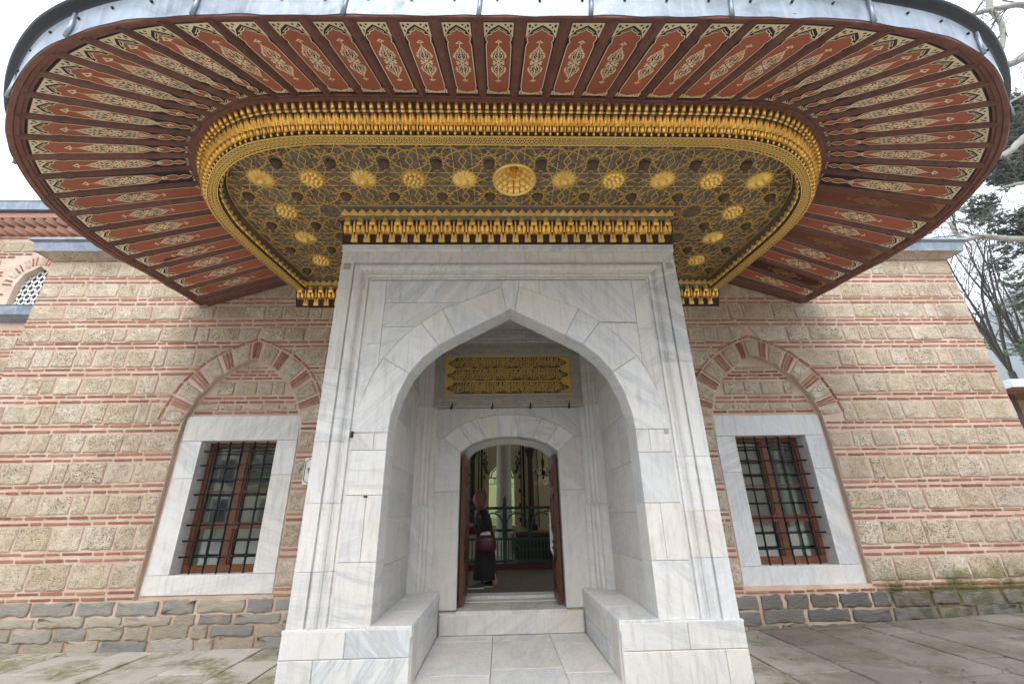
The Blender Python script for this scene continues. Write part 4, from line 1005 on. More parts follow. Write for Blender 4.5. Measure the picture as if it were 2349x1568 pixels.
# panels with painted ornament
def panel(a0, a1, c0, c1, wide, state):
    a0, a1, c0, c1 = (Vector(v) for v in (a0, a1, c0, c1))
    nn = normal(a0, a1, c0); L = ((c0+c1)/2-(a0+a1)/2).length
    def mp(u, v, w_):   # u -.5..+.5 across, v 0..L from the rim inwards
        t = v/L; p = a0.lerp(a1, u+.5); q = c0.lerp(c1, u+.5); return tuple(p.lerp(q, t)+nn*w_)
    wa = (a1-a0).length; wc = (c1-c0).length
    M0, M1, M2 = {0: (RED, CREAM, INK), 1: (REDF, CREAMF, REDF), 2: (REDD, CREAMF, REDD)}[state]
    # board
    P = rect(-.5, 0, .5, L); V = [mp(u, v, -.004) for u, v in P]+[mp(u, v, .004) for u, v in P]
    pan = obj('soffit_panel', V, [(4, 5, 6, 7), (0, 1, 5, 4), (1, 2, 6, 5), (2, 3, 7, 6), (3, 0, 4, 7)], INK if state == 0 else M0, can)
    if state == 1: pan['label'] = 'faded panel with ochre ornament'
    if state == 2: pan['label'] = 'dark worn panel with flaking ornament'
    # red field outline (half profile: fraction of width, distance)
    k = min(1, wa/.2)
    half = [(.0, .075), (.07, .098), (.17, .108), (.24, .125), (.27, .14), (.34, .14), (.41, .155), (.435, .185), (.41, .212), (.39, .225), (.425, .245), (.44, .28)]
    if wide: endh = [(.44, L-.12), (.40, L-.10), (.43, L-.075), (.33, L-.05), (.30, L-.038), (.15, L-.03), (.0, L-.018)]
    else: endh = [(.42, L-.40), (.38, L-.37), (.18, L-.335), (.16, L-.32), (.20, L-.30), (.40, L-.255), (.42, L-.22), (.36, L-.19), (.18, L-.165), (.16, L-.155), (.34, L-.12), (.30, L-.095), (.0, L-.045)]
    k2 = 1 if wide else min(1, .085/wc)
    if not wide: endh = [(u*(k2 if i_ > 0 else (1+k2)/2), v) for i_, (u, v) in enumerate(endh)]
    h = catmull(half, 2)+catmull(endh, 2); h = [tuple(p) for p in h]
    outline = [(-u, v) for u, v in h]+[(u, v) for u, v in h[::-1][1:]]
    mbs = MB()
    tri = tess([outline]); mbs.add([mp(u, v, .0052) for u, v in outline], tri, 0)
    def rb(P, wd, lev, m, closed=False):
        # ribbon in metric space: convert u by local width
        Q = [(u*(wa+(wc-wa)*v/L), v) for u, v in P]
        def mq(x, v, w_): return mp(x/(wa+(wc-wa)*v/L), v, w_)
        V, F = ribbon(Q, wd, mq, lev, closed); mbs.add(V, F, m)
    cw = .0075 if state == 0 else .006
    rb(outline, cw, .0062, 1, True)
    # cream corner pieces at both ends
    for end in (0, 1):
        if end == 0: sh = 1.0; f = lambda v: v
        else: sh = .42 if wide else .5; f = lambda v: L-v*sh
        top = [(-.49, .012), (-.25, .012), (0, .012), (.25, .012), (.49, .012)]
        low = [(-.49, .175), (-.30, .09), (0, .035), (.30, .09), (.49, .175)]
        if end and not wide: low = [(-.46, .12), (-.26, .07), (0, .025), (.26, .07), (.46, .12)]; top = [(-.46, .012), (-.25, .012), (0, .012), (.25, .012), (.46, .012)]
        V = [mp(u, f(v), .0052) for u, v in top+low]; mbs.add(V, [(i, i+1, 6+i, 5+i) for i in range(4)], 1)
        rb([(u*.94, f(v+.026)) for u, v in low[1:4]], .006, .0055, 1)
        if state == 0:
            for s in (-1, 1):
                for (u, v, du, dv) in ((.40, .045, .05, .02), (.40, .10, .03, .022), (.22, .035, .05, .012), (.31, .06, .035, .012)):
                    mbs.add([mp(s*(u-du), f(v), .0064), mp(s*u, f(v-dv), .0064), mp(s*(u+du), f(v), .0064), mp(s*u, f(v+dv), .0064)], [(0, 1, 2, 3)], 2)
    # medallion
    vc = L*rnd.uniform(.492, .508); wm = wa+(wc-wa)*vc/L
    A = (.225 if wide else .30)*rnd.uniform(.96, 1.03); B = min(.40, .066/wm) if wide else min(.42, .070/wm)
    hp = [(0, .62), (.02, .80), (.035, .52), (.05, .62), (.075, .92), (.10, 1.0), (.125, .86), (.14, .90), (.155, .66), (.185, .50), (.21, .30), (.235, .10), (.255, .02)]
    med = [(B*b_*1, vc-a*A/.255) for a, b_ in hp[::-1]]+[(B*b_, vc+a*A/.255) for a, b_ in hp[1:]]
    med = med+[(-u, v) for u, v in med[::-1]]
    mbs.add([mp(u, v, .0064) for u, v in med], tess([med]), 1)
    for s in (-1, 1):   # finials
        v0 = vc+s*A; fk = .62 if wide else 1; rb([(0, v0-s*.01), (0, v0+s*.035*fk)], .006, .0063, 1)
        fn = [(0, v0+s*.03*fk), (.34*B/.4, v0+s*.045*fk), (.20*B/.4, v0+s*.062*fk), (0, v0+s*.092*fk), (-.20*B/.4, v0+s*.062*fk), (-.34*B/.4, v0+s*.045*fk)]
        fn = [(u*.55, v) for u, v in fn]; mbs.add([mp(u, v, .0064) for u, v in fn], tess([fn]), 1)
        mbs.add([mp(u*.35, v0+s*.06*fk+(v-v0-s*.06*fk)*.4, .0072) for u, v in fn], tess([fn]), 0)
    lens = lambda u, v, du, dv, an, m: mbs.add([mp(u+B*(math.cos(q+an)*0)+du*math.cos(an+q)*(1 if q % math.pi < .1 else .38), v+dv*math.sin(an+q)*(1 if q % math.pi < .1 else .5), .0074) for q in (0, math.pi/2, math.pi, 3*math.pi/2)], [(0, 1, 2, 3)], m)
    k_ = A/.255
    for s in (-1, 1):
        for m2 in (-1, 1):
            for (u, v, du, dv, an, m) in ((.30, .088, .14, .018, .9, 2), (.62, .10, .10, .024, 1.5, 0), (.62, .072, .12, .012, .6, 0), (.20, .125, .12, .014, 2.2, 2), (.50, .128, .12, .010, .3, 0), (.22, .155, .12, .012, .9, 0), (.45, .150, .08, .012, 1.9, 0), (.14, .185, .09, .013, 1.2, 0), (.07, .212, .05, .012, 1.5, 0), (.42, .045, .16, .008, .4, 0), (.16, .058, .10, .010, 1.0, 0), (.33, .022, .13, .009, .8, 2), (.10, .098, .09, .012, 1.4, 2)):
                lens(m2*B*u, vc+s*v*k_, B*du*1.9, dv*1.75, an*m2*s, m)
    lens(0, vc, B*.16, .012, 0, 2)
    mbs.obj('painted_ornament', [M0, M1, M2 if state else INK], pan)
for i in range(-1, NR):
    if i == -1: a0, a1 = (RO_[0][0], WEND-.03, ZO), ro3[0]; c0, c1 = (RI_[0][0], WEND-.04, ZI), ri3[0]
    elif i == NR-1: a0, a1 = ro3[-1], (RO_[-1][0], WEND-.03, ZO); c0, c1 = ri3[-1], (RI_[-1][0], WEND-.04, ZI)
    else: a0, a1, c0, c1 = ro3[i], ro3[i+1], ri3[i], ri3[i+1]
    A0, A1, C0, C1 = (Vector(v) for v in (a0, a1, c0, c1))
    ta = (A1-A0).normalized()*.046; tc_ = (C1-C0).normalized()*.040
    if i in (-1, NR-1):
        e = .06
    a0, a1 = A0+ta, A1-ta; c0, c1 = C0+tc_, C1-tc_
    d0 = (c0-a0).normalized(); d1 = (c1-a1).normalized()
    a0 = a0+d0*.030; a1 = a1+d1*.030; c0 = c0-d0*.075; c1 = c1-d1*.075
    q = i if i < NR//2 else NR-2-i
    wide = q >= 18 or q <= 7
    st_ = 1 if i in (44, 47) else (2 if i == 50 else 0)
    panel(a0, a1, c0, c1, wide, st_)
# lead edge in sheets with rolled seams
path = catmull(RO_, 6); S = [0]
for a, c in zip(path, path[1:]): S.append(S[-1]+(c-a).length)
def at_s(P, S, s):
    s = max(0, min(S[-1]-1e-6, s))
    for i in range(len(P)-1):
        if s <= S[i+1]:
            k = (s-S[i])/max(1e-9, S[i+1]-S[i]); p = P[i].lerp(P[i+1], k); t_ = (P[i+1]-P[i]).normalized(); return p, t_
    return P[-1], (P[-1]-P[-2]).normalized()
def nout(t_): return Vector((t_.y, -t_.x))*SGN
rg = random.Random(9); mid = S[-1]/2
seams = [0]+[mid+CX+x for x in (-6.3, -5.3, -4.35, -3.35, -2.37, -1.35, -.42, .36, 1.35, 2.38, 3.42, 4.4, 5.3, 6.3) if 0 < mid+x < S[-1]]+[S[-1]]
for s0, s1 in zip(seams, seams[1:]):
    nn_ = max(3, int((s1-s0)/.09)); V = []; k = None
    for i in range(nn_+1):
        s = s0+(s1-s0)*i/nn_; p, t_ = at_s(path, S, s); no = nout(t_)*1.0; kx = .55+1.15*abs(no.x)
        wv = .010*math.sin(s*7.3)+.008*math.sin(s*17.1+1)+rg.uniform(-.003, .003)
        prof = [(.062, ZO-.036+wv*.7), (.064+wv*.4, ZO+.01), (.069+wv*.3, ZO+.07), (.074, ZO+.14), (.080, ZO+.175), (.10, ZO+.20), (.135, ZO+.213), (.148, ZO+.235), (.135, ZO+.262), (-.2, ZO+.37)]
        k = len(prof)
        for o, z in prof: o2 = o+(kx-1)*.055; V.append((p.x+no.x*o2, p.y+no.y*o2, z))
    F = [(i*k+j, (i+1)*k+j, (i+1)*k+j+1, i*k+j+1) for i in range(nn_) for j in range(k-1)]
    obj('lead_sheet', V, F, [LEAD, LEAD_D], can, True, [1 if j in (4, 5, 6) else 0 for i in range(nn_) for j in range(k-1)])  # lip underside near black: its shade is put into the colour
for s0 in seams[1:-1]:
    p, t_ = at_s(path, S, s0); no = nout(t_); q_ = (.55+1.15*abs(no.x)-1)*.055; p = p+no*q_; mb = MB()
    mb.tube([(p.x+no.x*.070+t_.x*.0, p.y+no.y*.070, ZO-.045), (p.x+no.x*.075+t_.x*.01, p.y+no.y*.075, ZO+.06), (p.x+no.x*.083+t_.x*.015, p.y+no.y*.083, ZO+.175)], .016, 8)
    mb.obj('rolled_seam', LEAD, can, True)
mb = MB(); s = .25
while s < S[-1]:
    p, t_ = at_s(path, S, s); no = nout(t_); q_ = .068+(.55+1.15*abs(no.x)-1)*.055; c = (p.x+no.x*q_, p.y+no.y*q_, ZO+.115); mb.bar((c[0], c[1], c[2]), (c[0]+no.x*.016, c[1]+no.y*.016, c[2]-.004), .010, 6); s += .30
mb.obj('nail_heads', LEAD_D, can, kind='stuff')
# roof above
RT = catmull(RO_, 2); n = len(RT)
mb = MB(); V = [(p.x, p.y, ZO+.255) for p in RT]+[(CX+(p.x-CX)*.6, 1.70-(1.70-p.y)*.55, ZO+.95) for p in RT]+[(CX, 1.70, ZO+1.05)]
mb.add(V, [(i, i+1, n+i+1, n+i) for i in range(n-1)]+[(n+i, n+i+1, 2*n) for i in range(n-1)]); mb.obj('lead_roof', LEAD, can)

# ---- gilded block: outlines of the lace band and of the coffer
LO = [(0, -1.465), (1.0, -1.465), (1.9, -1.462), (2.07, -1.457), (2.357, -1.425), (2.655, -1.355), (2.915, -1.225), (3.115, -1.075), (3.3, -0.88), (3.445, -0.69), (3.545, -0.5), (3.61, -0.25), (3.63, 0), (3.615, 0.32), (3.565, 0.72), (3.505, 1.2), (3.455, 1.55), (3.44, 1.7)]
LI = [(0, -1.36), (1.0, -1.36), (1.9, -1.357), (2.1, -1.345), (2.4, -1.3), (2.655, -1.225), (2.87, -1.125), (3.05, -1.0), (3.2, -0.855), (3.315, -0.7), (3.4, -0.53), (3.46, -0.3), (3.488, -0.03), (3.465, 0.32), (3.41, 0.77), (3.35, 1.23), (3.31, 1.55), (3.29, 1.7)]
ZL, ZC = 4.82, 5.0
PO = catmull(mir(LO), 5); PI = catmull(mir(LI), 5)
def slen(P):
    s = [0]
    for a, c in zip(P, P[1:]): s.append(s[-1]+(c-a).length)
    return s
SO, SI = slen(PO), slen(PI)
PS = catmull(mir([(x, y) for x, y in INS]+[(3.52, 1.70)]), 5); SS = slen(PS)
# cornice body between soffit and lace band
m_ = 160; V = []
for i in range(m_+1):
    t = i/m_; a, _ = at_s(PS, SS, SS[-1]*t)
    c, tc_ = at_s(PO, SO, SO[-1]*t); 
    V += [(a.x, a.y, ZI-.03), (a.x+(c.x-a.x)*.30, a.y+(c.y-a.y)*.30, ZI-.10), (a.x+(c.x-a.x)*.34, a.y+(c.y-a.y)*.34, ZI-.108), (a.x+(c.x-a.x)*.75, a.y+(c.y-a.y)*.75, ZI-.19), (c.x, c.y, ZL+.03), (c.x, c.y, ZL-.002)]
F = []; mi = []
for i in range(m_):
    for j in range(5): F.append((i*6+j, (i+1)*6+j, (i+1)*6+j+1, i*6+j+1)); mi.append(1 if j == 1 else 0)
cor = obj('gilded_cornice', V, F, [DARKRED, VERD], can, False, mi)
# niche cells (shared meshes); local x along the path, y outwards, z up
def bullet(w_, h, d, tip=1.0):
    P = [(-w_, 0), (w_, 0), (w_, h*.62)]+[(w_*math.cos(a), h*.62+h*.38*tip*math.sin(a)) for a in (.55, 1.05, 1.57, 2.09, 2.59)]+[(-w_, h*.62)]
    n = len(P); V = [(x, -.01, z) for x, z in P]+[(x*.95, d*.55, z) for x, z in P]+[(x*.55, d, h*.45+(z-h*.45)*.62) for x, z in P]
    F = [(i, (i+1)%n, n+(i+1)%n, n+i) for i in range(n)]+[(n+i, n+(i+1)%n, 2*n+(i+1)%n, 2*n+i) for i in range(n)]+[tuple(range(2*n, 3*n))]
    return V, F
def join(*parts):
    b = MB()
    for V, F, dx, dz, tilt in parts: b.add([(x*math.cos(tilt)-z*math.sin(tilt)+dx, y, x*math.sin(tilt)+z*math.cos(tilt)+dz) for x, y, z in V], F)
    return b.V, b.F
cell = join((*bullet(.0175, .070, .026), 0, .024, 0), ([(-.019, 0, 0), (.019, 0, 0), (.016, .022, .026), (-.016, .022, .026), (-.019, -.01, .026), (.019, -.01, .026)], [(0, 1, 2, 3), (0, 3, 4), (1, 5, 2), (3, 2, 5, 4)], 0, 0, 0))
ME_N = mesh('gilded_niche', *cell, GOLD, True)
pair = join((*bullet(.0175, .095, .020), -.0165, .0, .10), (*bullet(.0175, .095, .020), .0165, .0, -.10), ([(0, .034, .055), (-.03, .0, -.012), (.03, .0, -.012), (0, .03, -.006)], [(0, 1, 3), (0, 3, 2)], 0, 0, 0))
ME_P = mesh('gilded_leaf_pair', *pair, GOLD, False)
low = join((*bullet(.018, .068, .026), 0, .008, 0), (*bullet(.008, .085, .014, 1.6), .0367, .012, 0))
ME_L = mesh('gilded_lower_niche', *low, GOLD, True)
b = MB(); b.lathe([(0, .03), (.017, .022), (.006, .012), (.015, 0), (.004, -.02), (0, -.026)], (0, .006, 0), 6); ME_D = mesh('gilded_pendant', b.V, b.F, GOLDL, False)
def ring_mats(frac, z, pitch, phase=0, lean=0.72):
    out = []; N = int(SS[-1]/pitch); 
    for i in range(N):
        t = (i+.5+phase)/N
        if t > 1: continue
        a, ta = at_s(PS, SS, SS[-1]*t); c, tc_ = at_s(PO, SO, SO[-1]*t)
        p = a.lerp(c, frac); t2 = (ta+tc_).normalized(); no = nout(t2)
        X = Vector((t2.x, t2.y, 0)); Y = Vector((no.x, no.y, -lean)).normalized(); Zv = X.cross(Y)
        if Zv.z < 0: X = -X; Zv = X.cross(Y)
        M_ = Matrix(((X.x, Y.x, Zv.x, p.x), (X.y, Y.y, Zv.y, p.y), (X.z, Y.z, Zv.z, z), (0, 0, 0, 1)))
        out.append(M_)
    out.sort(key=lambda M_: (M_.translation-Vector((CX, -4, 5))).length); return out
PIT = .0735
copies('gilded_niche', ME_N, ring_mats(.34, ZI-.118, PIT), cor, 110, None, 'niche_row')
copies('gilded_leaf_pair', ME_P, ring_mats(.66, ZI-.198, PIT, .5), cor, 110, None, 'leaf_row')
copies('gilded_lower_niche', ME_L, ring_mats(.90, ZI-.243, PIT), cor, 110, None, 'lower_niche_row')
copies('gilded_pendant', ME_D, ring_mats(1.0, ZL+.030, PIT, .5, .5), cor, 110, None, 'pendant_row')
# lace band
n = len(PO); V = []
m_ = 200
for i in range(m_+1):
    t = i/m_; a, _ = at_s(PO, SO, SO[-1]*t); c, _ = at_s(PI, SI, SI[-1]*t); V += [(a.x, a.y, ZL), (c.x, c.y, ZL), (c.x, c.y, ZL+.03)]
lace = obj('lace_band', V, [(i*3+j, i*3+j+1, i*3+j+4, i*3+j+3) for i in range(m_) for j in range(2)], plain('dark_lace_ground', (.055, .05, .042), .7, 0, .4, 60), can)
mb = MB(); N = int(SO[-1]/.098)
def lp(t, v):
    a, _ = at_s(PO, SO, SO[-1]*t); c, _ = at_s(PI, SI, SI[-1]*t); return a.lerp(c, v)
def strip3(pts, wd, z0, z1, mb, closed=False):
    V, F = ribbon(pts, wd, lambda u, v, w_: (u, v, w_), z0, closed); mb.add(V, F)
    V2, F2 = ribbon(pts, wd, lambda u, v, w_: (u, v, w_), z1, closed); k = len(V); 
    for e in (0, 1):
        ed = [V[2*i+e] for i in range(len(pts))]+[V2[2*i+e] for i in range(len(pts))]; q = len(pts)
        mb.add(ed, [(i, i+1, q+i+1, q+i) for i in range(q-1)])
for ph in (0, math.pi): strip3([lp(i/(N*8), .5+.40*math.sin(i/8*math.pi*2*.5*2+ph)) for i in range(N*8+1)], .0062, ZL-.007, ZL, mb)
for ph in (math.pi*.5, math.pi*1.5): strip3([lp(i/(N*8), .5+.30*math.sin(i/8*math.pi*2+ph)) for i in range(N*8+1)], .0055, ZL-.006, ZL, mb)
for v in (.03, .97): strip3([lp(i/300, v) for i in range(301)], .009, ZL-.010, ZL, mb)
mb.obj('gilded_lace', GOLDL, lace)
# coffer side: pyramids then plain board
V = []
for i in range(m_+1):
    c, t_ = at_s(PI, SI, SI[-1]*i/m_); no = nout(t_); V += [(c.x, c.y, ZL+.025), (c.x-no.x*.012, c.y-no.y*.012, ZL+.105), (c.x+no.x*.0, c.y+no.y*.0, ZL+.115), (c.x-no.x*.03, c.y-no.y*.03, ZC+.002)]
obj('coffer_side', V, [(i*4+j, i*4+j+1, i*4+j+5, i*4+j+4) for i in range(m_) for j in range(3)], BROWNB, can)
def zig(pw, ph, d):
    V = [(-pw/2, 0, ph*.66), (0, d, ph), (pw/2, 0, ph*.66), (-pw/2, 0, ph*.34), (0, d*.85, 0), (pw/2, 0, ph*.34), (-pw/2, d*.5, ph*.5), (pw/2, d*.5, ph*.5)]
    return V, [(0, 6, 1), (6, 4, 1), (6, 3, 4), (1, 4, 7), (1, 7, 2), (4, 5, 7)]
ME_Z = mesh('zigzag_pyramid', *zig(.104, .085, .035), GOLDL, False)
mats = []; N = int(SI[-1]/.104)
for i in range(N):
    c, t_ = at_s(PI, SI, SI[-1]*(i+.5)/N); no = nout(t_); Y = Vector((-no.x, -no.y, 0)); Zv = Vector((0, 0, 1)); X = Y.cross(Zv)
    mats.append(Matrix(((X.x, Y.x, 0, c.x), (X.y, Y.y, 0, c.y), (0, 0, 1, ZL+.02), (0, 0, 0, 1))))
mats.sort(key=lambda M_: M_.translation.y, reverse=True)
zz_ = obj('zigzag_moulding', [(at_s(PI, SI, SI[-1]*i/m_)[0].x, at_s(PI, SI, SI[-1]*i/m_)[0].y, z) for i in range(m_+1) for z in (ZL+.005, ZL+.03)], [(2*i, 2*i+2, 2*i+3, 2*i+1) for i in range(m_)], GOLD, can)
copies('zigzag_pyramid', ME_Z, mats, zz_, 140, None, 'zigzag_row')

# ---- coffered ceiling: board, strapwork and bosses
PX, PY = .575, .56; GX, GY = CX-.005, -.69
reg = [(p.x, p.y) for p in PI]; reg = [(CX+(x-CX)*.985, y+.015 if y < 0 else y) for x, y in reg]
cr = .235
hole = [(GX+cr*math.cos(2*math.pi*i/16), GY+cr*math.sin(2*math.pi*i/16)) for i in range(16)]
board = plate(reg+[(reg[0][0], 1.72)][0:0], [hole], -.03, 0, lambda u, v, w_: (u, v, ZC-w_))
def mat_board():
    m, t, bs = nodes('painted_star_boards'); v, r = coords(t)
    vo = nd(t, 'TexVoronoi', {'Vector': v, 'Scale': 7.5}, feature='DISTANCE_TO_EDGE'); vc = nd(t, 'TexVoronoi', {'Vector': v, 'Scale': 7.5})
    ed = ramp(t, vo.outputs[0], [(.05, 1), (.09, 0)])
    cell_ = mix(t, ramp(t, noise(t, v, 48, 4, .6), [(.44, 0), (.60, 1)]), (.085, .072, .056), (.29, .255, .20))
    cell_ = mix(t, ramp(t, noise(t, v, 2.2, 4), [(.45, 0), (.65, .6)]), cell_, (.10, .062, .040))
    c = mix(t, ed, cell_, (.22, .145, .105)); setb(t, bs, c, .7, 0, .25); bump(t, bs, mth(t, 'MULTIPLY', ed, -1), .5, .01); return m
cei = obj('coffer_ceiling', *board, mat_board(), can)
segs = []
def cl(n, R_, c, st_, rot=0, ext=0):
    for i in range(n):
        a = Vector((c[0]+R_*math.cos(2*math.pi*i/n+rot), c[1]+R_*math.sin(2*math.pi*i/n+rot))); j = (i+st_) % n
        d = Vector((c[0]+R_*math.cos(2*math.pi*j/n+rot), c[1]+R_*math.sin(2*math.pi*j/n+rot))); e = (d-a).normalized()*ext; segs.append((a-e, d+e))
for i in range(-7, 8):
    for j in range(-2, 6):
        c = (GX+PX*i, GY+PY*j)
        cl(12, .205, c, 4, 0, .085); cl(12, .155, c, 2, math.pi/12, .0)
        c2 = (c[0]+PX/2, c[1]+PY/2); cl(10, .125, c2, 3, math.pi/2, .030)
mb = MB()
def okp(p):
    if not inside(p, reg): return False
    if abs(p[0]) < 2.11 and p[1] > -.245: return False
    if math.hypot(p[0]-GX, p[1]-GY) < cr-.004 or p[1] > 1.56: return False
    for i in range(-7, 8):
        for j in range(-2, 6):
            if math.hypot(p[0]-GX-PX*i, p[1]-GY-PY*j) < .118: return False
    return True
for a, d in segs:
    n_ = max(2, int((d-a).length/.025)); run = None
    for k in range(n_+1):
        p = a.lerp(d, k/n_); o_ = okp(p)
        if o_ and run is None: run = p
        if (not o_ or k == n_) and run is not None:
            q = a.lerp(d, (k if o_ else k-1)/n_)
            if (q-run).length > .01: 
                e = (q-run).normalized(); nn2 = Vector((-e.y, e.x))*.0040; z0, z1 = ZC-.009, ZC
                V = [(*(run+nn2), z0), (*(run-nn2), z0), (*(q-nn2), z0), (*(q+nn2), z0), (*(run+nn2), z1), (*(run-nn2), z1), (*(q-nn2), z1), (*(q+nn2), z1)]
                mb.add(V, [(0, 1, 2, 3), (0, 3, 7, 4), (1, 5, 6, 2)])
            run = None
strip3([(-2.10, WEND-.15), (-2.10, -.235), (2.10, -.235), (2.10, WEND-.15)], .011, ZC-.011, ZC, mb)
strip3([tuple(p) for p in reg], .010, ZC-.011, ZC, mb)
for s in (-1, 1): strip3([(s*2.1, 1.545), (s*3.25+CX, 1.545)], .011, ZC-.011, ZC, mb)
mb.obj('gilded_strapwork', GOLDL, cei)
# sunbursts, honeycombs, pierced domes, central muqarnas bowl
def sun_mesh():
    n = 16; V = [(0, 0, -.055)]; F = []
    for i in range(n*2):
        a = math.pi*i/n; r1 = .062; V.append((r1*math.cos(a), r1*math.sin(a), -.020 if i % 2 else -.038))
    for i in range(n*2):
        a = math.pi*i/n; r2 = .155 if i % 2 == 0 else .125; V.append((r2*math.cos(a), r2*math.sin(a), -.014 if i % 2 else -.002))
    m2 = 2*n
    for i in range(m2): F.append((1+i, 1+(i+1)%m2, 1+m2+(i+1)%m2, 1+m2+i))
    b = MB(); b.add(V, F); b.lathe([(.066, -.018), (.062, -.032), (.050, -.030), (.046, -.045), (.036, -.066), (.018, -.080), (0, -.084)], (0, 0, 0), 14)
    return mesh('sunburst_rosette', b.V, b.F, GOLDL, False)
def comb_mesh():
    b = MB(); pts = [(0, 0)]+[(.052*math.cos(a), .052*math.sin(a)) for a in (k*math.pi/3 for k in range(6))]+[(.100*math.cos(a), .100*math.sin(a)) for a in (k*math.pi/6+.26 for k in range(12))]
    for i, (x, y) in enumerate(pts):
        h = .075 if i == 0 else (.062 if i < 7 else .045); b.lathe([(.027, 0), (.027, -h*.55), (.018, -h*.85), (0, -h)], (x, y, 0), 7)
    for i in range(12):
        a = i*math.pi/6; b.add([(.10*math.cos(a-.16), .10*math.sin(a-.16), -.004), (.10*math.cos(a+.16), .10*math.sin(a+.16), -.004), (.15*math.cos(a), .15*math.sin(a), -.003), (.105*math.cos(a), .105*math.sin(a), -.016)], [(0, 2, 3), (3, 2, 1)])
    return mesh('honeycomb_boss', b.V, b.F, GOLDL, True)
def dome_mesh():
    b = MB(); b.lathe([(.060, 0), (.062, -.016), (.056, -.036), (.043, -.052), (.022, -.061), (0, -.064)], (0, 0, 0), 14)
    m, t, bs = nodes('pierced_brown_wood'); v, r = coords(t, False); vo = nd(t, 'TexVoronoi', {'Vector': v, 'Scale': 55}, feature='DISTANCE_TO_EDGE')
    c = ramp(t, vo.outputs[0], [(.10, (.15, .085, .055)), (.2, (.012, .008, .007))]); setb(t, bs, c, .7); return mesh('pierced_dome', b.V, b.F, m, True)
SM, HM, DM = sun_mesh(), comb_mesh(), dome_mesh()
Tm = lambda x, y, a=0: Matrix.Translation((x, y, ZC-.001)) @ Matrix.Rotation(a, 4, 'Z')
suns = [Tm(GX+PX*i, GY, .1*i) for i in (-5, -3, -1, 1, 3, 5)]+[Tm(GX+s*PX*4.93, GY+PY*2, .3) for s in (-1, 1)]
hons = [Tm(GX+PX*i, GY) for i in (-4, -2, 2, 4)]+[Tm(GX+s*PX*4.93, GY+PY*j) for s in (-1, 1) for j in (1, 3)]
copies('sunburst_rosette', SM, suns, cei, 50); copies('honeycomb_boss', HM, hons, cei, 50)
doms = []
for i in range(-6, 6):
    for j in (-1, 0, 1, 2, 3):
        x, y = GX+PX*(i+.5), GY+PY*(j+.5)
        if j == -1: y += .04
        if inside((x, y), [(CX+(a-CX)*.965, b_+(.1 if b_ < 0 else -.1)) for a, b_ in reg]) and not (abs(x) < 2.2 and y > -.34) and y < 1.45: doms.append(Tm(x, y))
copies('pierced_dome', DM, doms, cei, 80)
b = MB()
b.lathe([(.245, .0), (.228, -.005), (.215, .05), (.17, .13), (.10, .19), (0, .21)], (GX, GY, ZC), 24)
bowl = b.obj('muqarnas_bowl', DARKRED, can, True)  # shade inside the recess put into the dark bowl colour
b2 = MB()
for (r_, z, n_, w_, h) in ((.230, -.015, 18, .034, .095), (.190, .040, 14, .036, .095), (.135, .09, 10, .036, .09), (.080, .135, 7, .03, .07)):
    V0, F0 = bullet(w_, h, .03)
    for i in range(n_):
        a = 2*math.pi*i/n_; ca, sa = math.cos(a), math.sin(a)
        V = []
        for x, y, zq in V0:
            rr = r_-y*.9-zq*.42; V.append((GX+rr*ca-x*sa, GY+rr*sa+x*ca, ZC+z+zq*.8))
        b2.add(V, F0)
b2.lathe([(.225, -.012), (.232, -.034), (.25, -.034), (.254, -.004)], (GX, GY, ZC), 24)
b2.obj('bowl_niches', GOLDL, bowl, True)
b = MB(); b.lathe([(.03, .2), (.032, .06), (.016, .04), (.024, .01), (0, -.02)], (GX, GY, ZC), 8); b.obj('bowl_pendant', GOLD, bowl, True)

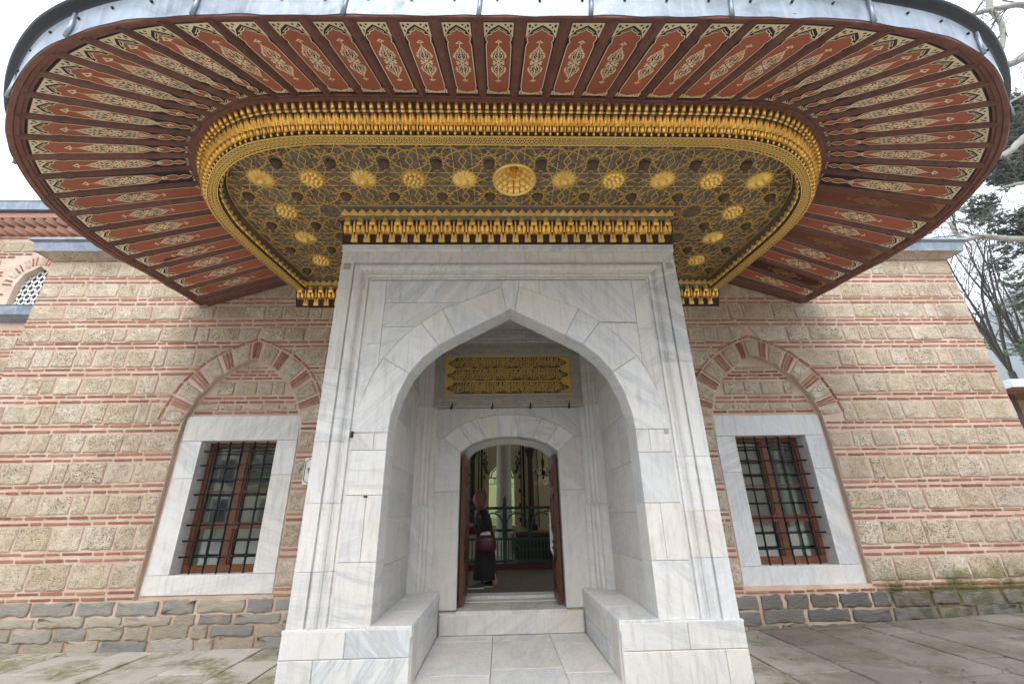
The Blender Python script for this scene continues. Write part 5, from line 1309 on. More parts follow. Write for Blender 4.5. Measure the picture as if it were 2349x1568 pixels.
# ---- gilded cornices on the portal head and on the wall
def arch_cornice(x0, x1, y, name, nlim):
    """bottom course z 4.562 to coffer 5.0, leaning outwards"""
    pr = [(.012, 4.562), (.02, 4.585), (.028, 4.59), (.060, 4.70), (.075, 4.72), (.11, 4.79), (.13, 4.86), (.165, 4.872), (.185, 4.955), (.175, 4.965), (.235, 5.0)]
    V = [(x, y-o, z) for x in (x0, x1) for o, z in pr]; k = len(pr)
    F = [(j, j+1, k+j+1, k+j) for j in range(k-1)]
    V += [(x, y+.03, z) for x in (x0, x1) for z in (4.562, 5.0)]
    F += [tuple(range(k))+(2*k+1, 2*k), tuple(range(k, 2*k))+(2*k+3, 2*k+2)]
    mi = [0]*(k-1)+[0, 0]; mi[7] = 1; mi[9] = 2; mi[6] = 1
    co = obj(name, V, F, [DARKRED, VERD, BROWNB, GOLD], can, False, mi)
    N = round((x1-x0)/.157); p = (x1-x0)/N
    def Mx(x, o, z, ln): return Matrix.Translation((x, y-o, z)) @ Matrix.Rotation(math.pi, 4, 'Z') @ Matrix.Rotation(-ln, 4, 'X')
    up = [Mx(x0+p*(i+.5), .118, 4.795, .25) for i in range(N)]
    copies('gilded_niche', ME_N2, up, co, nlim); copies('gilded_leaf_pair', ME_P2, [Mx(x0+p*(i+.5), .072, 4.705, .45) for i in range(N)], co, nlim)
    copies('gilded_spike', ME_S2, [Mx(x0+p*(i+1), .080, 4.715, .35) for i in range(N-1)], co, nlim)
    copies('gilded_finger_pair', ME_F2, [Mx(x0+p*(i+1), .030, 4.592, .25) for i in range(N-1)], co, nlim)
    nz = round((x1-x0)/.104); pz = (x1-x0)/nz
    copies('zigzag_pyramid', ME_Z2, [Mx(x0+pz*(i+.5), .163, 4.868, .1) for i in range(nz)], co, nlim)
    # little painted flowers in the dark gaps
    b = MB()
    for i in range(N):
        for (dx, o, z, r_) in ((p/2+p*.0, .034, 4.655, .020), (0, .122, 4.83, .022), (p/2, .032, 4.62, .010)):
            x = x0+p*(i+.5)+(dx if dx else p/2)-(p/2 if dx else 0)
            q = [(x+r_*math.cos(a*math.pi/3), y-o-.006-(.25*r_*math.sin(a*math.pi/3)), z+r_*math.sin(a*math.pi/3)) for a in range(6)]; q2 = [(x+r_*.6*math.cos(a*math.pi/3), y-o-.006-(.15*r_*math.sin(a*math.pi/3)), z+r_*.6*math.sin(a*math.pi/3)) for a in range(6)]
            b.add(q+q2, [(a, (a+1)%6, 6+(a+1)%6, 6+a) for a in range(6)])
    b.obj('painted_flowers', plain('pale_flower_paint', (.17, .085, .06), .7), co, kind='stuff')
    return co
V, F = join((*bullet(.034, .105, .042), 0, .0, 0), ([(-.036, -.01, -.012), (.036, -.01, -.012), (.036, .034, -.012), (-.036, .034, -.012), (-.036, -.01, .022), (.036, -.01, .022), (.034, .040, .022), (-.034, .040, .022)], [(0, 1, 2, 3), (2, 6, 7, 3), (1, 5, 6, 2), (0, 3, 7, 4), (4, 7, 6, 5)], 0, 0, 0)); ME_N2 = mesh('gilded_niche', V, F, GOLD, False)
V, F = join((*bullet(.027, .105, .030), -.027, .0, .06), (*bullet(.027, .105, .030), .027, .0, -.06), ([(0, .042, .06), (-.05, .0, -.02), (.05, .0, -.02), (0, .05, -.01)], [(0, 1, 3), (0, 3, 2), (1, 2, 3)], 0, 0, 0)); ME_P2 = mesh('gilded_leaf_pair', V, F, GOLD, False)
V, F = bullet(.013, .12, .022, 1.5); ME_S2 = mesh('gilded_spike', V, F, GOLDL, False)
V, F = join((*bullet(.0175, .115, .024, 1.3), -.019, 0, 0), (*bullet(.0175, .115, .024, 1.3), .019, 0, 0), ([(-.038, -.01, 0), (.038, -.01, 0), (.038, .028, 0), (-.038, .028, 0), (-.038, -.01, .04), (.038, -.01, .04), (.037, .03, .04), (-.037, .03, .04)], [(0, 1, 2, 3), (2, 6, 7, 3), (1, 5, 6, 2), (0, 3, 7, 4), (4, 7, 6, 5)], 0, 0, 0)); ME_F2 = mesh('gilded_finger_pair', V, F, GOLDL, False)
ME_Z2 = mesh('zigzag_pyramid', *zig(.104, .092, .052), GOLDL, False)
arch_cornice(-2.085, 2.085, 0, 'portal_cornice', 60)
arch_cornice(-3.405, -2.09, W0, 'wall_cornice', 20); arch_cornice(2.09, 3.505, W0, 'wall_cornice', 20)
# ------------------------------------------------------------------ dim room behind the doorway
ROOMW = plain('cream_room_plaster', (.66, .60, .38), .8, 0, .12, 3)
rm = MB()
V, F = plate(rect(-4.2, .25, 4.2, 6), [[(-.80, .28), (.80, .28), (.80, 2.75), (-.80, 2.75)]], -.25, 0, lambda u, v, w_: (u, 2.66+.3+w_*1, v)); 
rm.box((-4.2, 2.64, .25), (-.91, 2.9, 6)); rm.box((.91, 2.64, .25), (4.2, 2.9, 6)); rm.box((-.91, 2.64, 2.9), (.91, 2.9, 6))
WA = [(-.49, 1.11), (.29, 1.11), (.29, 2.50), (.24, 2.68), (.10, 2.83), (-.10, 2.89), (-.30, 2.83), (-.44, 2.68), (-.49, 2.50)]
V, F = plate(rect(-4.2, .25, 4.2, 6), [WA, rect(-3.4, 1.3, -2.2, 3.6), rect(2.2, 1.3, 3.4, 3.6)], -.5, 0, lambda u, v, w_: (u, 9-w_, v)); rm.add(V, F)  # two outer openings out of view, added to light the room
for s in (-1, 1):
    V, F = plate(rect(2.9, .25, 9.0, 6), [rect(3.3, 1.1, 4.9, 4.6), rect(5.3, 1.1, 6.9, 4.6), rect(7.3, 1.1, 8.8, 4.6)], -.4, 0, lambda u, v, w_, s=s: (s*(4.2-w_), u, v)); rm.add(V, F)  # unseen side openings added to let daylight into the room
rm.box((-4.6, 2.64, 6), (4.6, 9.5, 6.2)); rm.obj('interior_wall', ROOMW, None, kind='structure')
mb = MB(); mb.box((-4.2, 2.95, .1), (4.2, 9, .30)); mb.obj('interior_floor', mat_wood('worn_floor', (.13, .10, .075), (.24, .195, .15), (3, 14, 10), .6), None, kind='structure')
mb = MB()   # painted border lines on the end wall
for x0, x1 in ((-.80, -.77), (-.72, -.67), (.47, .50), (.54, .60), (-1.2, -1.17), (.98, 1.0)): mb.box((x0, 8.985, 1.1), (x1, 8.999, 3.5))
for z in (3.45, 3.60): mb.box((-.75, 8.984, z), (.55, 8.997, z+.03))
for z in (1.3, 1.7, 2.1, 2.5, 2.9, 3.2):
    for x in (-.695, .57, .44, -.62): mb.add([(x-.03, 8.98, z), (x, 8.98, z-.09), (x+.03, 8.98, z), (x, 8.98, z+.09)], [(0, 1, 2, 3)])
mb.obj('painted_borders', INK, bpy.data.objects['interior_wall'])
YP, t, bs = nodes('yellow_glow_glass'); tr = nd(t, 'BsdfTransparent'); tr.inputs[0].default_value = (.42, .45, .29, 1); t.links.new(tr.outputs[0], t.nodes['Material Output'].inputs[0])  # pane tint added to give the window its yellow-green glow
mb = MB(); mb.box((-.50, 9.2, 1.1), (.30, 9.21, 2.9)); wp = mb.obj('window_pane', YP, bpy.data.objects['interior_wall'])
mb = MB()
for P in ([(-.47, 2.50), (.27, 2.50)], [(-.47, 1.13), (.27, 1.13)]): V, F = ribbon(P, .03, front(9.18), 0); mb.add(V, F)
for k in range(4): 
    c = [(-.40+.2*k+.11*math.cos(a*.5), 2.40+.10*math.sin(a*.5)) for a in range(13)]; V, F = ribbon(c, .018, front(9.18), 0); mb.add(V, F)
V, F = ribbon([(-.43, 2.50), (-.38, 2.66), (-.26, 2.77), (-.10, 2.81), (.06, 2.77), (.18, 2.66), (.23, 2.50)], .03, front(9.18), 0); mb.add(V, F)
mb.obj('window_tracery', INK, wp)
mb = MB()
for s in (-1, 1):
    P = [(-.10+s*.42, 2.6), (-.10+s*.50, 2.78), (-.10+s*.42, 2.92), (-.10+s*.52, 3.02), (-.10+s*.44, 3.12)]; V, F = ribbon(P, .045, front(8.97), 0); mb.add(V, F)
    for q in range(6): V, F = ribbon([(-.10+s*(.36+.03*q), 2.62+.075*q), (-.10+s*(.52+.02*q), 2.66+.07*q)], .03, front(8.97), 0); mb.add(V, F)
mb.obj('painted_scrolls', INK, bpy.data.objects['interior_wall'])
for x in (.77, -.98):
    c_ = thing('pilaster', (x, 8.9, 1.1), 'dark slim interior column right of the yellow window' if x > 0 else 'dark slim interior column left of yellow window near the door leaf', 'column')
    b = MB(); b.lathe([(.09, 1.35), (.085, 2.2), (.075, 3.05)], (x, 8.9, 0), 12); b.obj('shaft', DARKRED, c_, True)
    b = MB(); b.lathe([(.08, 3.05), (.10, 3.07), (.10, 3.10), (.12, 3.2), (.15, 3.25), (.16, 3.33), (.0, 3.33)], (x, 8.9, 0), 8); b.obj('capital', DARKRED, c_)
    b = MB(); b.box((x-.15, 8.76, .95), (x+.15, 8.98, 1.15)); b.lathe([(.15, 1.15), (.10, 1.22), (.12, 1.3), (.09, 1.36)], (x, 8.9, 0), 12); b.obj('base', DARKRED, c_)
col = thing('marble_column', (-.04, 7.5, .3), 'thick grey marble column standing inside behind the green railing', 'column')
b = MB(); b.lathe([(.205, 1.10), (.20, 2.0), (.185, 4.6)], (-.04, 7.5, 0), 24); b.obj('shaft', mat_marble('grey_column_marble', (.62, .60, .56), (.40, .40, .40)), col, True)
b = MB(); b.lathe([(.225, 1.04), (.225, 1.10), (.20, 1.11)], (-.04, 7.5, 0), 24); b.obj('dark_ring', IRON, col)
b = MB(); b.lathe([(.36, .30), (.36, .5), (.30, .62), (.31, .75), (.25, .86), (.24, 1.04)], (-.04, 7.5, 0), 8); b.obj('carved_base', MARBLE, col)
sar = thing('tomb_chest', (1.0, 7.8, .3), 'low dark panelled tomb chest behind the green railing', 'tomb')
b = MB(); b.box((.28, 7.2, .3), (2.6, 8.5, .95)); b.obj('chest', mat_wood('dark_chest_wood', (.035, .030, .022), (.075, .062, .045), (4, 4, 30)), sar)
b = MB(); b.box((.24, 7.16, .95), (2.64, 8.54, 1.02)); b.box((.24, 7.15, .3), (2.64, 7.19, .42)); b.box((.24, 7.15, .62), (2.64, 7.18, .66)); b.obj('moulding', RIBW, sar)
GREEN = plain('green_paint', (.045, .115, .10), .45, 0, .15)
rl = thing('railing', (.5, 6.3, .3), 'green painted iron railing on red plinth inside the doorway', 'railing')
YR = 6.3
def bxo(n, a, c, m_=GREEN): b = MB(); b.box(a, c); return b.obj(n, m_, rl)
bxo('plinth', (-2.2, YR-.09, .30), (2.2, YR+.09, .415), plain('dark_red_paint', (.13, .022, .022), .5)); 
for z, h in ((.44, .045), (.895, .05), (1.555, .06)): bxo('rail', (-2.2, YR-.025, z), (2.2, YR+.025, z+h))
for x in (-1.2, -.04, 1.12):
    p_ = bxo('post', (x-.045, YR-.045, .415), (x+.045, YR+.045, 1.68)); b = MB(); b.lathe([(.05, 1.68), (.03, 1.71), (.055, 1.745), (.03, 1.79), (.012, 1.84), (0, 1.88)], (x, YR, 0), 8); b.obj('finial', GREEN, p_, True)
x = -1.95
while x < 1.95:
    if min(abs(x-q) for q in (-1.2, -.04, 1.12)) > .06: bxo('baluster', (x-.012, YR-.012, .485), (x+.012, YR+.012, .895))
    x += .083
for xc_ in (-.62, .54): 
    for s in (-1, 1):
        b = MB(); P = [(xc_+s*.53, YR, .96)]+[(xc_+s*(.30+.24*math.cos(a)), YR, 1.22+.26*math.sin(a)) for a in (0, .5, 1.0, 1.57, 2.1, 2.6)]+[(xc_+s*.045, YR, 1.2), (xc_+s*.02, YR, .95)]; b.tube(P, .017, 6); b.obj('scroll_bar', GREEN, rl, True)
    b = MB(); b.tube([(xc_-.35, YR, 1.5), (xc_-.45, YR, 1.5), (xc_-.45, YR, 1.555)], .014, 5); b.tube([(xc_+.35, YR, 1.5), (xc_+.45, YR, 1.5), (xc_+.45, YR, 1.555)], .014, 5); b.obj('key_bar', GREEN, rl)
ch = thing('chandelier', (1.06, 7.9, 2.3), 'crystal chandelier hanging inside at upper right of the doorway', 'chandelier')
b = MB(); b.bar((1.06, 7.9, 2.5), (1.06, 7.9, 6), .012, 6); b.lathe([(.02, 2.9), (.05, 2.8), (.03, 2.65), (.07, 2.5), (.02, 2.35)], (1.06, 7.9, 0), 10); b.obj('stem', IRON, ch)
b = MB()
for k in range(10):
    a = k*math.pi/5; c, s = math.cos(a), math.sin(a); b.tube([(1.06, 7.9, 2.5), (1.06+.12*c, 7.9+.12*s, 2.42), (1.06+.27*c, 7.9+.27*s, 2.48), (1.06+.28*c, 7.9+.28*s, 2.58)], .008, 5)
b.obj('arms', IRON, ch)
m_, t, bs = nodes('crystal'); setb(t, bs, (.75, .75, .72), .1, .4, .8); b = MB(); rg = random.Random(8)
for k in range(90):
    a = rg.uniform(0, 6.28); r_ = rg.choice((.10, .18, .28)); z = 2.30+rg.uniform(-.12, .35); b.lathe([(0, .03), (.010, .01), (0, -.03)], (1.06+r_*math.cos(a), 7.9+r_*math.sin(a), z), 4)
b.obj('crystal_drops', m_, ch)

# ------------------------------------------------------------------ person walking to the left inside the doorway
PXx, PY_, FZ = -.42, 3.62, .30
per = thing('person', (PXx, PY_, FZ), 'person in black coat and mauve headscarf walking left with bent arm', 'person')
SKIN = plain('skin', (.38, .21, .15), .55, 0, .08); COAT = plain('black_cloth', (.012, .012, .015), .85, 0, .3, 20)
def rings(C, n=16):
    """C: list of (x, y, z, rx, ry); elliptical sections joined to one skin"""
    V = []; 
    for x, y, z, rx, ry in C:
        for i in range(n):
            a = 2*math.pi*i/n; V.append((PXx+x+rx*math.cos(a), PY_+y+ry*math.sin(a), FZ+z))
    F = [(k*n+i, k*n+(i+1)%n, (k+1)*n+(i+1)%n, (k+1)*n+i) for k in range(len(C)-1) for i in range(n)]
    return V, F
def limb(P, Rr, n=10): b = MB(); b.tube([(PXx+x, PY_+y, FZ+z) for x, y, z in P], Rr, n); return b.V, b.F
b = MB()
hd = [(-.055, 0, 1.20, .055, .055), (-.075, 0, 1.27, .055, .058), (-.10, 0, 1.305, .070, .062), (-.105, 0, 1.34, .088, .070), (-.10, 0, 1.385, .098, .076), (-.095, 0, 1.43, .10, .078), (-.085, 0, 1.475, .092, .073), (-.075, 0, 1.51, .06, .05), (-.07, 0, 1.525, .01, .01)]
V, F = rings([(.0, 0, .75, .15, .15), (-.005, 0, .90, .135, .15), (-.02, 0, 1.05, .12, .17), (-.03, 0, 1.15, .10, .16), (-.045, 0, 1.19, .07, .09)]+hd, 16)
V = [list(v) for v in V]
for v in V:     # nose, brow, chin, sockets on the face turned to -x
    dx, dy, dz = v[0]-PXx, v[1]-PY_, v[2]-FZ
    if dz > 1.3 and dx < -.14:
        v[0] -= .026*math.exp(-(dy/.016)**2)*math.exp(-((dz-1.395)/.024)**2)+.010*math.exp(-((dz-1.318)/.018)**2)*math.exp(-(dy/.03)**2)
        v[0] += .008*math.exp(-((abs(dy)-.03)/.015)**2)*math.exp(-((dz-1.42)/.014)**2)
b.add(V, F)
for s in (-1, 1):
    b.add(*limb([(.0, s*.08, .80), (.01-s*.05, s*.08, .45), (.06-s*.13 if s < 0 else -.02, s*.08, .10), (.05-s*.13 if s < 0 else -.03, s*.08, .06)], [.085, .06, .042, .038]))
    b.add(*limb([(-.03, s*.16, 1.13), (.03, s*.20, .93), (-.03, s*.20, .87), (-.17, s*.16, .96)], [.055, .047, .043, .030]))
    hx = Vector((-.18, s*.155, .965))
    b.add(*limb([hx, hx+Vector((-.05, 0, .012)), hx+Vector((-.075, 0, .012))], [.024, .033, .028]))
    for k, (l_, dz) in enumerate(((.062, .030), (.070, .013), (.064, -.004), (.05, -.020))):
        b.add(*limb([hx+Vector((-.06, 0, dz)), hx+Vector((-.06-l_*.6, -s*.004, dz+.003)), hx+Vector((-.06-l_, -s*.018, dz-.008))], [.0095, .0085, .006], 6))
    b.add(*limb([hx+Vector((-.03, -s*.012, .022)), hx+Vector((-.06, -s*.03, .040)), hx+Vector((-.085, -s*.034, .040))], [.010, .009, .006], 6))
b.obj('body', SKIN, per, True)
V, F = rings([(.02, 0, .13, .20, .20), (.02, 0, .14, .205, .205), (.015, 0, .40, .18, .19), (.01, 0, .62, .165, .18), (.005, 0, .82, .155, .17), (-.01, 0, 1.0, .145, .18), (-.025, 0, 1.13, .125, .185), (-.035, 0, 1.20, .09, .13), (-.05, 0, 1.235, .07, .075)], 20)
V = [(x+.012*math.sin(i*2.4)*max(0, (1.0-(z-FZ))), y+.012*math.cos(i*1.9)*max(0, (1.0-(z-FZ))), z) for i, (x, y, z) in enumerate(V)]
b = MB(); b.add(V, F)
for s in (-1, 1): b.add(*limb([(-.02, s*.14, 1.16), (.035, s*.205, .94), (.02, s*.21, .87), (-.04, s*.205, .875), (-.16, s*.165, .955)], [.075, .066, .064, .060, .046]))
b.obj('long_coat', COAT, per, True)
sc_ = [(-.04, 0, 1.17, .105, .12), (-.05, 0, 1.23, .085, .092), (-.065, 0, 1.29, .082, .082), (-.075, 0, 1.36, .105, .090), (-.078, 0, 1.43, .118, .094), (-.072, 0, 1.49, .108, .088), (-.065, 0, 1.53, .07, .06), (-.06, 0, 1.545, .01, .01)]
V, F = rings(sc_, 20); keep = []
for f in F:
    c = sum((Vector(V[i]) for i in f), Vector())/4; dx, dz = c.x-PXx, c.z-FZ
    if not (dx < -.135 and 1.30 < dz < 1.475): keep.append(f)
obj('headscarf', V, keep, plain('mauve_scarf', (.19, .085, .085), .8, 0, .25, 25), per, True)
b = MB()
for s in (-1, 1): b.lathe([(0, -.008), (.007, 0), (0, .008)], (PXx-.187, PY_+s*.03, FZ+1.42), 6)
b.obj('eyes', INK, per, True)
mb = MB(); mb.box((PXx-.196, PY_-.02, FZ+1.348), (PXx-.186, PY_+.02, FZ+1.354)); mb.obj('mouth', plain('lips', (.25, .09, .08), .5), per)
for s, x0 in ((-1, .10), (1, -.05)):
    x0 = (.05, -.05)[0 if s > 0 else 1]+(-.02 if s < 0 else .02); y0 = s*.085
    V, F = [], []
    secs = [(.075, .040, .0, .085), (.05, .042, .0, .095), (-.02, .044, .0, .085), (-.10, .047, .0, .055), (-.17, .042, .0, .038), (-.195, .02, .0, .028)]
    for dx, ry, z0, z1 in secs: V += [(PXx+x0+dx, PY_+y0-ry, FZ+.022), (PXx+x0+dx, PY_+y0-ry*.8, FZ+z1*.8), (PXx+x0+dx, PY_+y0, FZ+z1), (PXx+x0+dx, PY_+y0+ry*.8, FZ+z1*.8), (PXx+x0+dx, PY_+y0+ry, FZ+.022)]
    F = [(k*5+i, k*5+i+1, k*5+i+6, k*5+i+5) for k in range(5) for i in range(4)]+[(0, 1, 2, 3, 4), (25, 26, 27, 28, 29)]
    sh = obj('shoe', V, F, plain('slate_shoe', (.045, .05, .065), .6), per, True)
    b = MB(); P = [(PXx+x0+dx, PY_+y0+sg__*ry*1.05, 0) for sg__ in (-1, 1) for dx, ry, _, _ in (secs if sg__ < 0 else secs[::-1])]
    n = len(P); b.add([(x, y, FZ+.002) for x, y, _ in P]+[(x, y, FZ+.024) for x, y, _ in P], [(i, (i+1)%n, n+(i+1)%n, n+i) for i in range(n)]+[tuple(range(n)), tuple(range(2*n-1, n-1, -1))]); b.obj('sole', plain('white_rubber', (.6, .6, .58), .6), sh)
bag = thing('handbag', (PXx+.03, PY_-.27, FZ+.58), 'burgundy leather handbag hanging at the side of the black coated person', 'handbag')
V, F = rings([(.04, -.25, .56, .10, .03), (.04, -.25, .58, .16, .055), (.035, -.25, .66, .185, .065), (.03, -.25, .76, .17, .055), (.03, -.25, .81, .15, .03), (.03, -.25, .815, .14, .02)], 16); b = MB(); b.add(V, F); b.add([V[i] for i in range(16)], [tuple(range(16))]); b.obj('bag_body', plain('burgundy_leather', (.085, .014, .022), .4, 0, .15), bag, True)
b = MB(); b.add(*limb([(-.10, -.25, .80), (-.08, -.24, 1.0), (.0, -.20, 1.14), (.08, -.24, 1.0), (.13, -.25, .80)], .010, 6)); b.obj('strap', plain('strap_leather', (.05, .012, .015), .5), bag, True)
b = MB()
for x in (-.05, .11): b.add(*limb([(x-.035, -.318, .745), (x+.035, -.318, .748)], .004, 5))
b.obj('metal_zip', plain('zip_metal', (.7, .7, .68), .3, .8), bag)
b = MB(); V, F = rings([(.03, -.25, .80, .11, .02), (.04, -.25, .86, .08, .02), (.05, -.25, .875, .02, .005)], 10); b.add(V, F); b.obj('white_paper', plain('white_paper', (.62, .63, .68), .8), bag)

# ------------------------------------------------------------------ background on the right
cw = lambda x, y, Y: (Vector((-.133, -4.6, 1.4)) + (lambda r_: r_*((Y+4.6)/r_.y))(cam.matrix_world.to_3x3() @ Vector((x-1174, -(y-784), -989))))
BARKP = plain('pale_plane_bark', (.27, .26, .23), .85, 0, .5, 4, .4); BARKD = plain('dark_bark', (.075, .062, .050), .9, 0, .35, 4, .5)
def twigs(b, p, d, L, r_, dep, rg, droop=.0, fork=(2, 3)):
    P = [p]; q = p.copy(); dd = d.copy(); n = 4
    for k in range(n):
        dd = (dd+Vector((rg.uniform(-.28, .28), rg.uniform(-.28, .28), rg.uniform(-.22, .24)-droop))).normalized(); q = q+dd*L/n; P.append(q.copy())
    b.tube(P, [r_*(1-.5*k/n) for k in range(n+1)], 5 if r_ > .03 else 3)
    if dep <= 0: return
    for k in range(rg.randint(*fork)):
        i = rg.randint(1, n); nd_ = (dd+Vector((rg.uniform(-.9, .9), rg.uniform(-.9, .9), rg.uniform(-.5, .7)))).normalized()
        twigs(b, P[i], nd_, L*rg.uniform(.5, .8), r_*.5, dep-1, rg, droop, fork)
rg = random.Random(31)
pl = thing('plane_tree', (27, 9, gz(27)), 'pale barked bare plane tree reaching bare limbs in from the upper right', 'tree')
Yt = 9; T = MB()
lim = lambda pts, Y=Yt: [cw(x, y, Y) for x, y in pts]
base = Vector((27, Yt, 0)); 
T.tube([base, base+Vector((.2, 0, 4)), base+Vector((-.1, .2, 9)), base+Vector((0, 0, 15)), base+Vector((.4, 0, 22))], [.75, .62, .52, .42, .25], 10); T.obj('trunk', BARKP, pl, True)
L_ = MB(); TW = MB()
LIMBS = [([(2520, 60), (2420, 40), (2348, 12), (2300, 18), (2235, 32), (2180, 60)], .20, .09), ([(2348, -120), (2290, -40), (2268, 12), (2296, 55), (2298, 110), (2280, 150)], .17, .08), ([(2600, 60), (2450, 90), (2360, 125), (2315, 148), (2250, 160), (2215, 185)], .33, .05), ([(2520, 260), (2420, 275), (2348, 318), (2312, 350), (2270, 370)], .22, .10),
         ([(2520, 560), (2400, 550), (2310, 548), (2250, 542), (2216, 549), (2192, 535), (2180, 510)], .14, .06), ([(2500, 190), (2400, 200), (2340, 222), (2290, 250)], .10, .04), ([(2500, 470), (2420, 430), (2350, 420), (2300, 430)], .12, .04)]
for pts, r0, r1 in LIMBS:
    P = catmull(lim(pts), 3); n = len(P); L_.tube(P, [r0+(r1-r0)*i/(n-1) for i in range(n)], 8)
    for i in range(2, n, 2):
        for k in range(2):
            d = (P[i]-P[i-1]).normalized(); d = (d*.6+Vector((rg.uniform(-.8, .5), rg.uniform(-.6, .6), rg.uniform(-.9, .8)))).normalized(); twigs(TW, P[i], d, rg.uniform(.8, 1.9), r1*.42, 3, rg, .06)
L_.obj('limbs', BARKP, pl, True); TW.obj('twigs', BARKD, pl, True)
# seed balls
# evergreen
def leafcloud(centres, n, size, rg, mat_, parent, name='crown', flatn=.5):
    V = []; F = []
    for c, r_ in centres:
        for k in range(int(n*r_*r_)):
            a = rg.uniform(0, 6.283); z = rg.uniform(-1, 1); q = math.sqrt(1-z*z); rr = r_*(rg.uniform(.55, 1.0))*(1+.25*math.sin(a*3+z*5))
            p = c+Vector((q*math.cos(a), q*math.sin(a), z*.8))*rr
            u = Vector((rg.gauss(0, 1), rg.gauss(0, 1), rg.gauss(0, 1)*flatn)).normalized(); v = u.orthogonal().normalized(); s = size*rg.uniform(.5, 1.3); i = len(V)
            V += [p-u*s, p-v*s*.45, p+u*s, p+v*s*.45]; F.append((i, i+1, i+2, i+3))
    return obj(name, V, F, mat_, parent)
def mat_leaf(name, a, b_):
    m, t, bs = nodes(name); g = nd(t, 'NewGeometry'); c = ramp(t, noise(t, g.outputs['Position'], 1.4, 3), [(.35, a), (.65, b_)])
    c = mix(t, mth(t, 'MULTIPLY', g.outputs['Random Per Island'], .5), c, b_); setb(t, bs, c, .7, 0, .2)
    tl = nd(t, 'BsdfTranslucent'); t.links.new(c, tl.inputs[0]); ms_ = nd(t, 'MixShader'); ms_.inputs[0].default_value = .3
    t.links.new(bs.outputs[0], ms_.inputs[1]); t.links.new(tl.outputs[0], ms_.inputs[2]); t.links.new(ms_.outputs[0], t.nodes['Material Output'].inputs[0]); return m
rg = random.Random(77)
eg = thing('evergreen_tree', (31, 14, gz(31)), 'tall dark evergreen tree with dense clumped crown at the right edge', 'tree')
b = MB(); b.tube([(31, 14, 0), (31.1, 14, 8), (31, 14, 16), (31, 14, 24)], [.55, .45, .3, .08], 8)
cs = []
for k in range(240):
    z = rg.uniform(5.5, 24); a = rg.uniform(2.9, 5.5); R0 = (4.6+.3*math.sin(z*1.7))*(1 if z < 16.5 else max(.2, 1-(z-16.5)/9)); rr = R0*math.sqrt(rg.uniform(.12, 1.0))
    c = Vector((31+rr*math.cos(a), 14+rr*math.sin(a), z)); cs.append((c, rg.uniform(.55, 1.05)))
    if k % 6 == 0: b.tube([(31, 14, z-1.2), c.lerp(Vector((31, 14, z)), .4), c], [.10, .06, .02], 4)
b.obj('trunk', BARKD, eg, True); leafcloud(cs, 620, .17, rg, mat_leaf('evergreen_leaf', (.085, .115, .078), (.17, .21, .14)), eg)
b = MB(); rg = random.Random(4)
for k in range(16):
    z = rg.uniform(9, 20); p = Vector((26.5+rg.uniform(-.5, 1.5), 10.5+rg.uniform(-2, 2), z)); twigs(b, p+Vector((2.5, 2, -.5)), Vector((-1, -.5, .2)).normalized(), 2.6, .028, 2, rg, .05)
b.obj('bare_twigs', BARKP, eg, True, kind='stuff')
# dark bare trees
def baretree(x, y, Y, lean, seed, lab, hh, gx=0):
    p0 = cw(x, y, Y); rg = random.Random(seed); tr_ = thing('bare_tree', (p0.x, Y, gz(p0.x)), lab, 'tree', 'bare trees behind the wall corner'); b = MB(); t_ = MB()
    g0 = Vector((p0.x+gx, Y, gz(p0.x)-.1)); b.tube([g0, g0.lerp(p0, .6)+Vector((.05, 0, 0)), p0], [.19, .17, .15], 8)
    for k in range(5):
        d = Vector((lean*rg.uniform(.2, 1.2)+rg.uniform(-.3, .3), rg.uniform(-.3, .3), 1)).normalized(); P = [p0]; q = p0.copy()
        for i in range(6): d = (d+Vector((rg.uniform(-.16, .16), rg.uniform(-.15, .15), .05))).normalized(); q = q+d*hh/6*rg.uniform(.8, 1.15); P.append(q.copy())
        b.tube(P, [.095*(1-.8*i/6) for i in range(7)], 6)
        for i in range(1, 7):
            for m in range(2): twigs(t_, P[i], (d*.5+Vector((rg.uniform(-1, 1), rg.uniform(-1, 1), rg.uniform(-.1, .9)))).normalized(), hh*.28*rg.uniform(.6, 1.1), .036*(1-.1*i), 3, rg, -.04)
    b.obj('trunk', BARKD, tr_, True); t_.obj('branches', BARKD, tr_, True)
baretree(2318, 852, 17, -.45, 3, 'dark bare tree leaning left beside the wall corner', 9.0)
baretree(2368, 850, 20, -.25, 6, 'dark bare tree with upright trunk behind kiosk roof at right edge', 10.5)
# kiosk roof
ki = thing('kiosk', (15, 8, gz(15)), 'small building with white metal roof edge and brown slatted soffit at right edge', 'kiosk')
b = MB(); b.box((12.95, 5.7, 4.24), (19, 10, 4.40)); b.box((12.99, 5.74, 4.40), (19, 10, 4.46)); b.obj('roof_edge', plain('white_metal', (.62, .63, .65), .4, .2), ki)
for k in range(22):
    b = MB(); b.box((13.0+k*.27, 5.76, 4.20), (13.0+k*.27+.22, 10, 4.236)); b.obj('soffit_slat', WINW, ki)
b = MB(); b.box((14.3, 6.9, .2), (19, 9.8, 4.19)); b.obj('wall', plain('ochre_plaster', (.36, .22, .12), .8), ki)
b = MB(); b.box((13.6, 6.4, .1), (13.75, 6.55, 4.2)); b.obj('post', BARKD, ki)
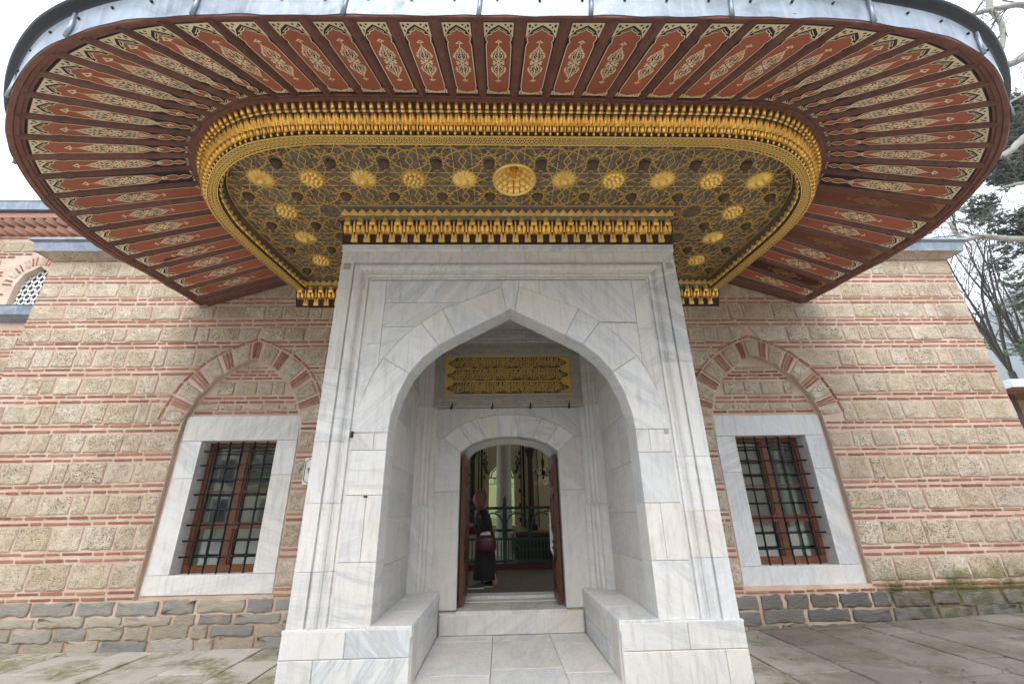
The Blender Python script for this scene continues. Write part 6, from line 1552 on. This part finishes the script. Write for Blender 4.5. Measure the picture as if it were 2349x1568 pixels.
# hills
rg = random.Random(2); xs = [120+i*30 for i in range(26)]; V = []; F = []
for i, x in enumerate(xs):
    for j in range(10):
        y = 150+j*40; rdg = 262*math.exp(-((y-440)/130)**2)*(.62+.25*math.sin(x*.011+.6)+.10*math.sin(x*.043)+.03*math.sin(x*.19+j)); V.append((x+rg.uniform(-6, 6), y, rdg-4))
for i in range(len(xs)-1):
    for j in range(9): F.append((i*10+j, i*10+j+10, i*10+j+11, i*10+j+1))
obj('hills', V, F, plain('wooded_hillside', (.085, .10, .085), .95, 0, .4, .05), None, True, kind='structure')
# ------------------------------------------------------------------ across the courtyard (out of view, added for the window panes to mirror)
op = thing('opposite_building', (-6, -30, 0), 'long two storey plastered building across the courtyard', 'building')
b = MB(); b.box((-30, -36, -.1), (36, -30, 8.6)); b.obj('wall', plain('beige_plaster', (.42, .38, .31), .9, 0, .15, 1), op)
b = MB(); b.box((-30.6, -36.6, 8.6), (36.6, -29.4, 8.9)); b.obj('roof_edge', LEAD_D, op)
for k in range(15):
    for z in (1.2, 4.4):
        b = MB(); b.box((-24+3.9*k, -30.02, z), (-22.7+3.9*k, -29.97, z+1.9)); b.obj('window', plain('dark_pane', (.03, .035, .04), .15) if k == 0 and z < 2 else bpy.data.materials['dark_pane'], op)
rg = random.Random(12)
for k, (x, y, h) in enumerate(((-14, -22, 9), (-5, -25, 11), (6, -23, 10), (13, -20, 12), (20, -24, 11))):
    t_ = thing('garden_tree', (x, y, 0), ('leftmost', 'second from left', 'middle', 'tallest', 'rightmost')[k]+' leafy garden tree across the courtyard', 'tree', 'garden trees across the courtyard')
    b = MB(); b.tube([(x, y, -.1), (x+.2, y, h*.4), (x, y+.2, h*.9)], [.3, .22, .05], 7); b.obj('trunk', BARKD, t_)
    cs = [(Vector((x+rg.uniform(-2.4, 2.4), y+rg.uniform(-2, 2), h*rg.uniform(.35, 1))), rg.uniform(.8, 1.4)) for q in range(16)]
    leafcloud(cs, 60, .28, rg, bpy.data.materials['evergreen_leaf'], t_)

# ------------------------------------------------------------------ air
m_ = bpy.data.materials.new('air'); m_.use_nodes = True; t = m_.node_tree; t.nodes.clear()
pv = t.nodes.new('ShaderNodeVolumePrincipled'); pv.inputs['Density'].default_value = .0009; pv.inputs['Color'].default_value = (.86, .92, 1, 1); pv.inputs['Anisotropy'].default_value = .2
om = t.nodes.new('ShaderNodeOutputMaterial'); t.links.new(pv.outputs[0], om.inputs['Volume'])
b = MB(); b.box((-1000, -1000, -1.3), (1000, 1000, 275)); b.obj('haze', m_, None, kind='stuff')

rg = random.Random(19); b = MB()
for k in range(170):
    x = rg.uniform(2.3, 9.5); y = rg.uniform(-1.8, 1.65); z = gz(x)+.014; a = rg.uniform(0, 6.28); s = rg.uniform(.008, .024); c, q = math.cos(a)*s, math.sin(a)*s
    b.add([(x-c, y-q, z), (x+q*.5, y-c*.5, z+rg.uniform(.002, .012)), (x+c, y+q, z), (x-q*.5, y+c*.5, z+rg.uniform(.0, .008))], [(0, 1, 2, 3)])
b.obj('fallen_leaf_litter', plain('dead_leaf', (.16, .085, .035), .8, 0, .5, 3), None, kind='stuff')
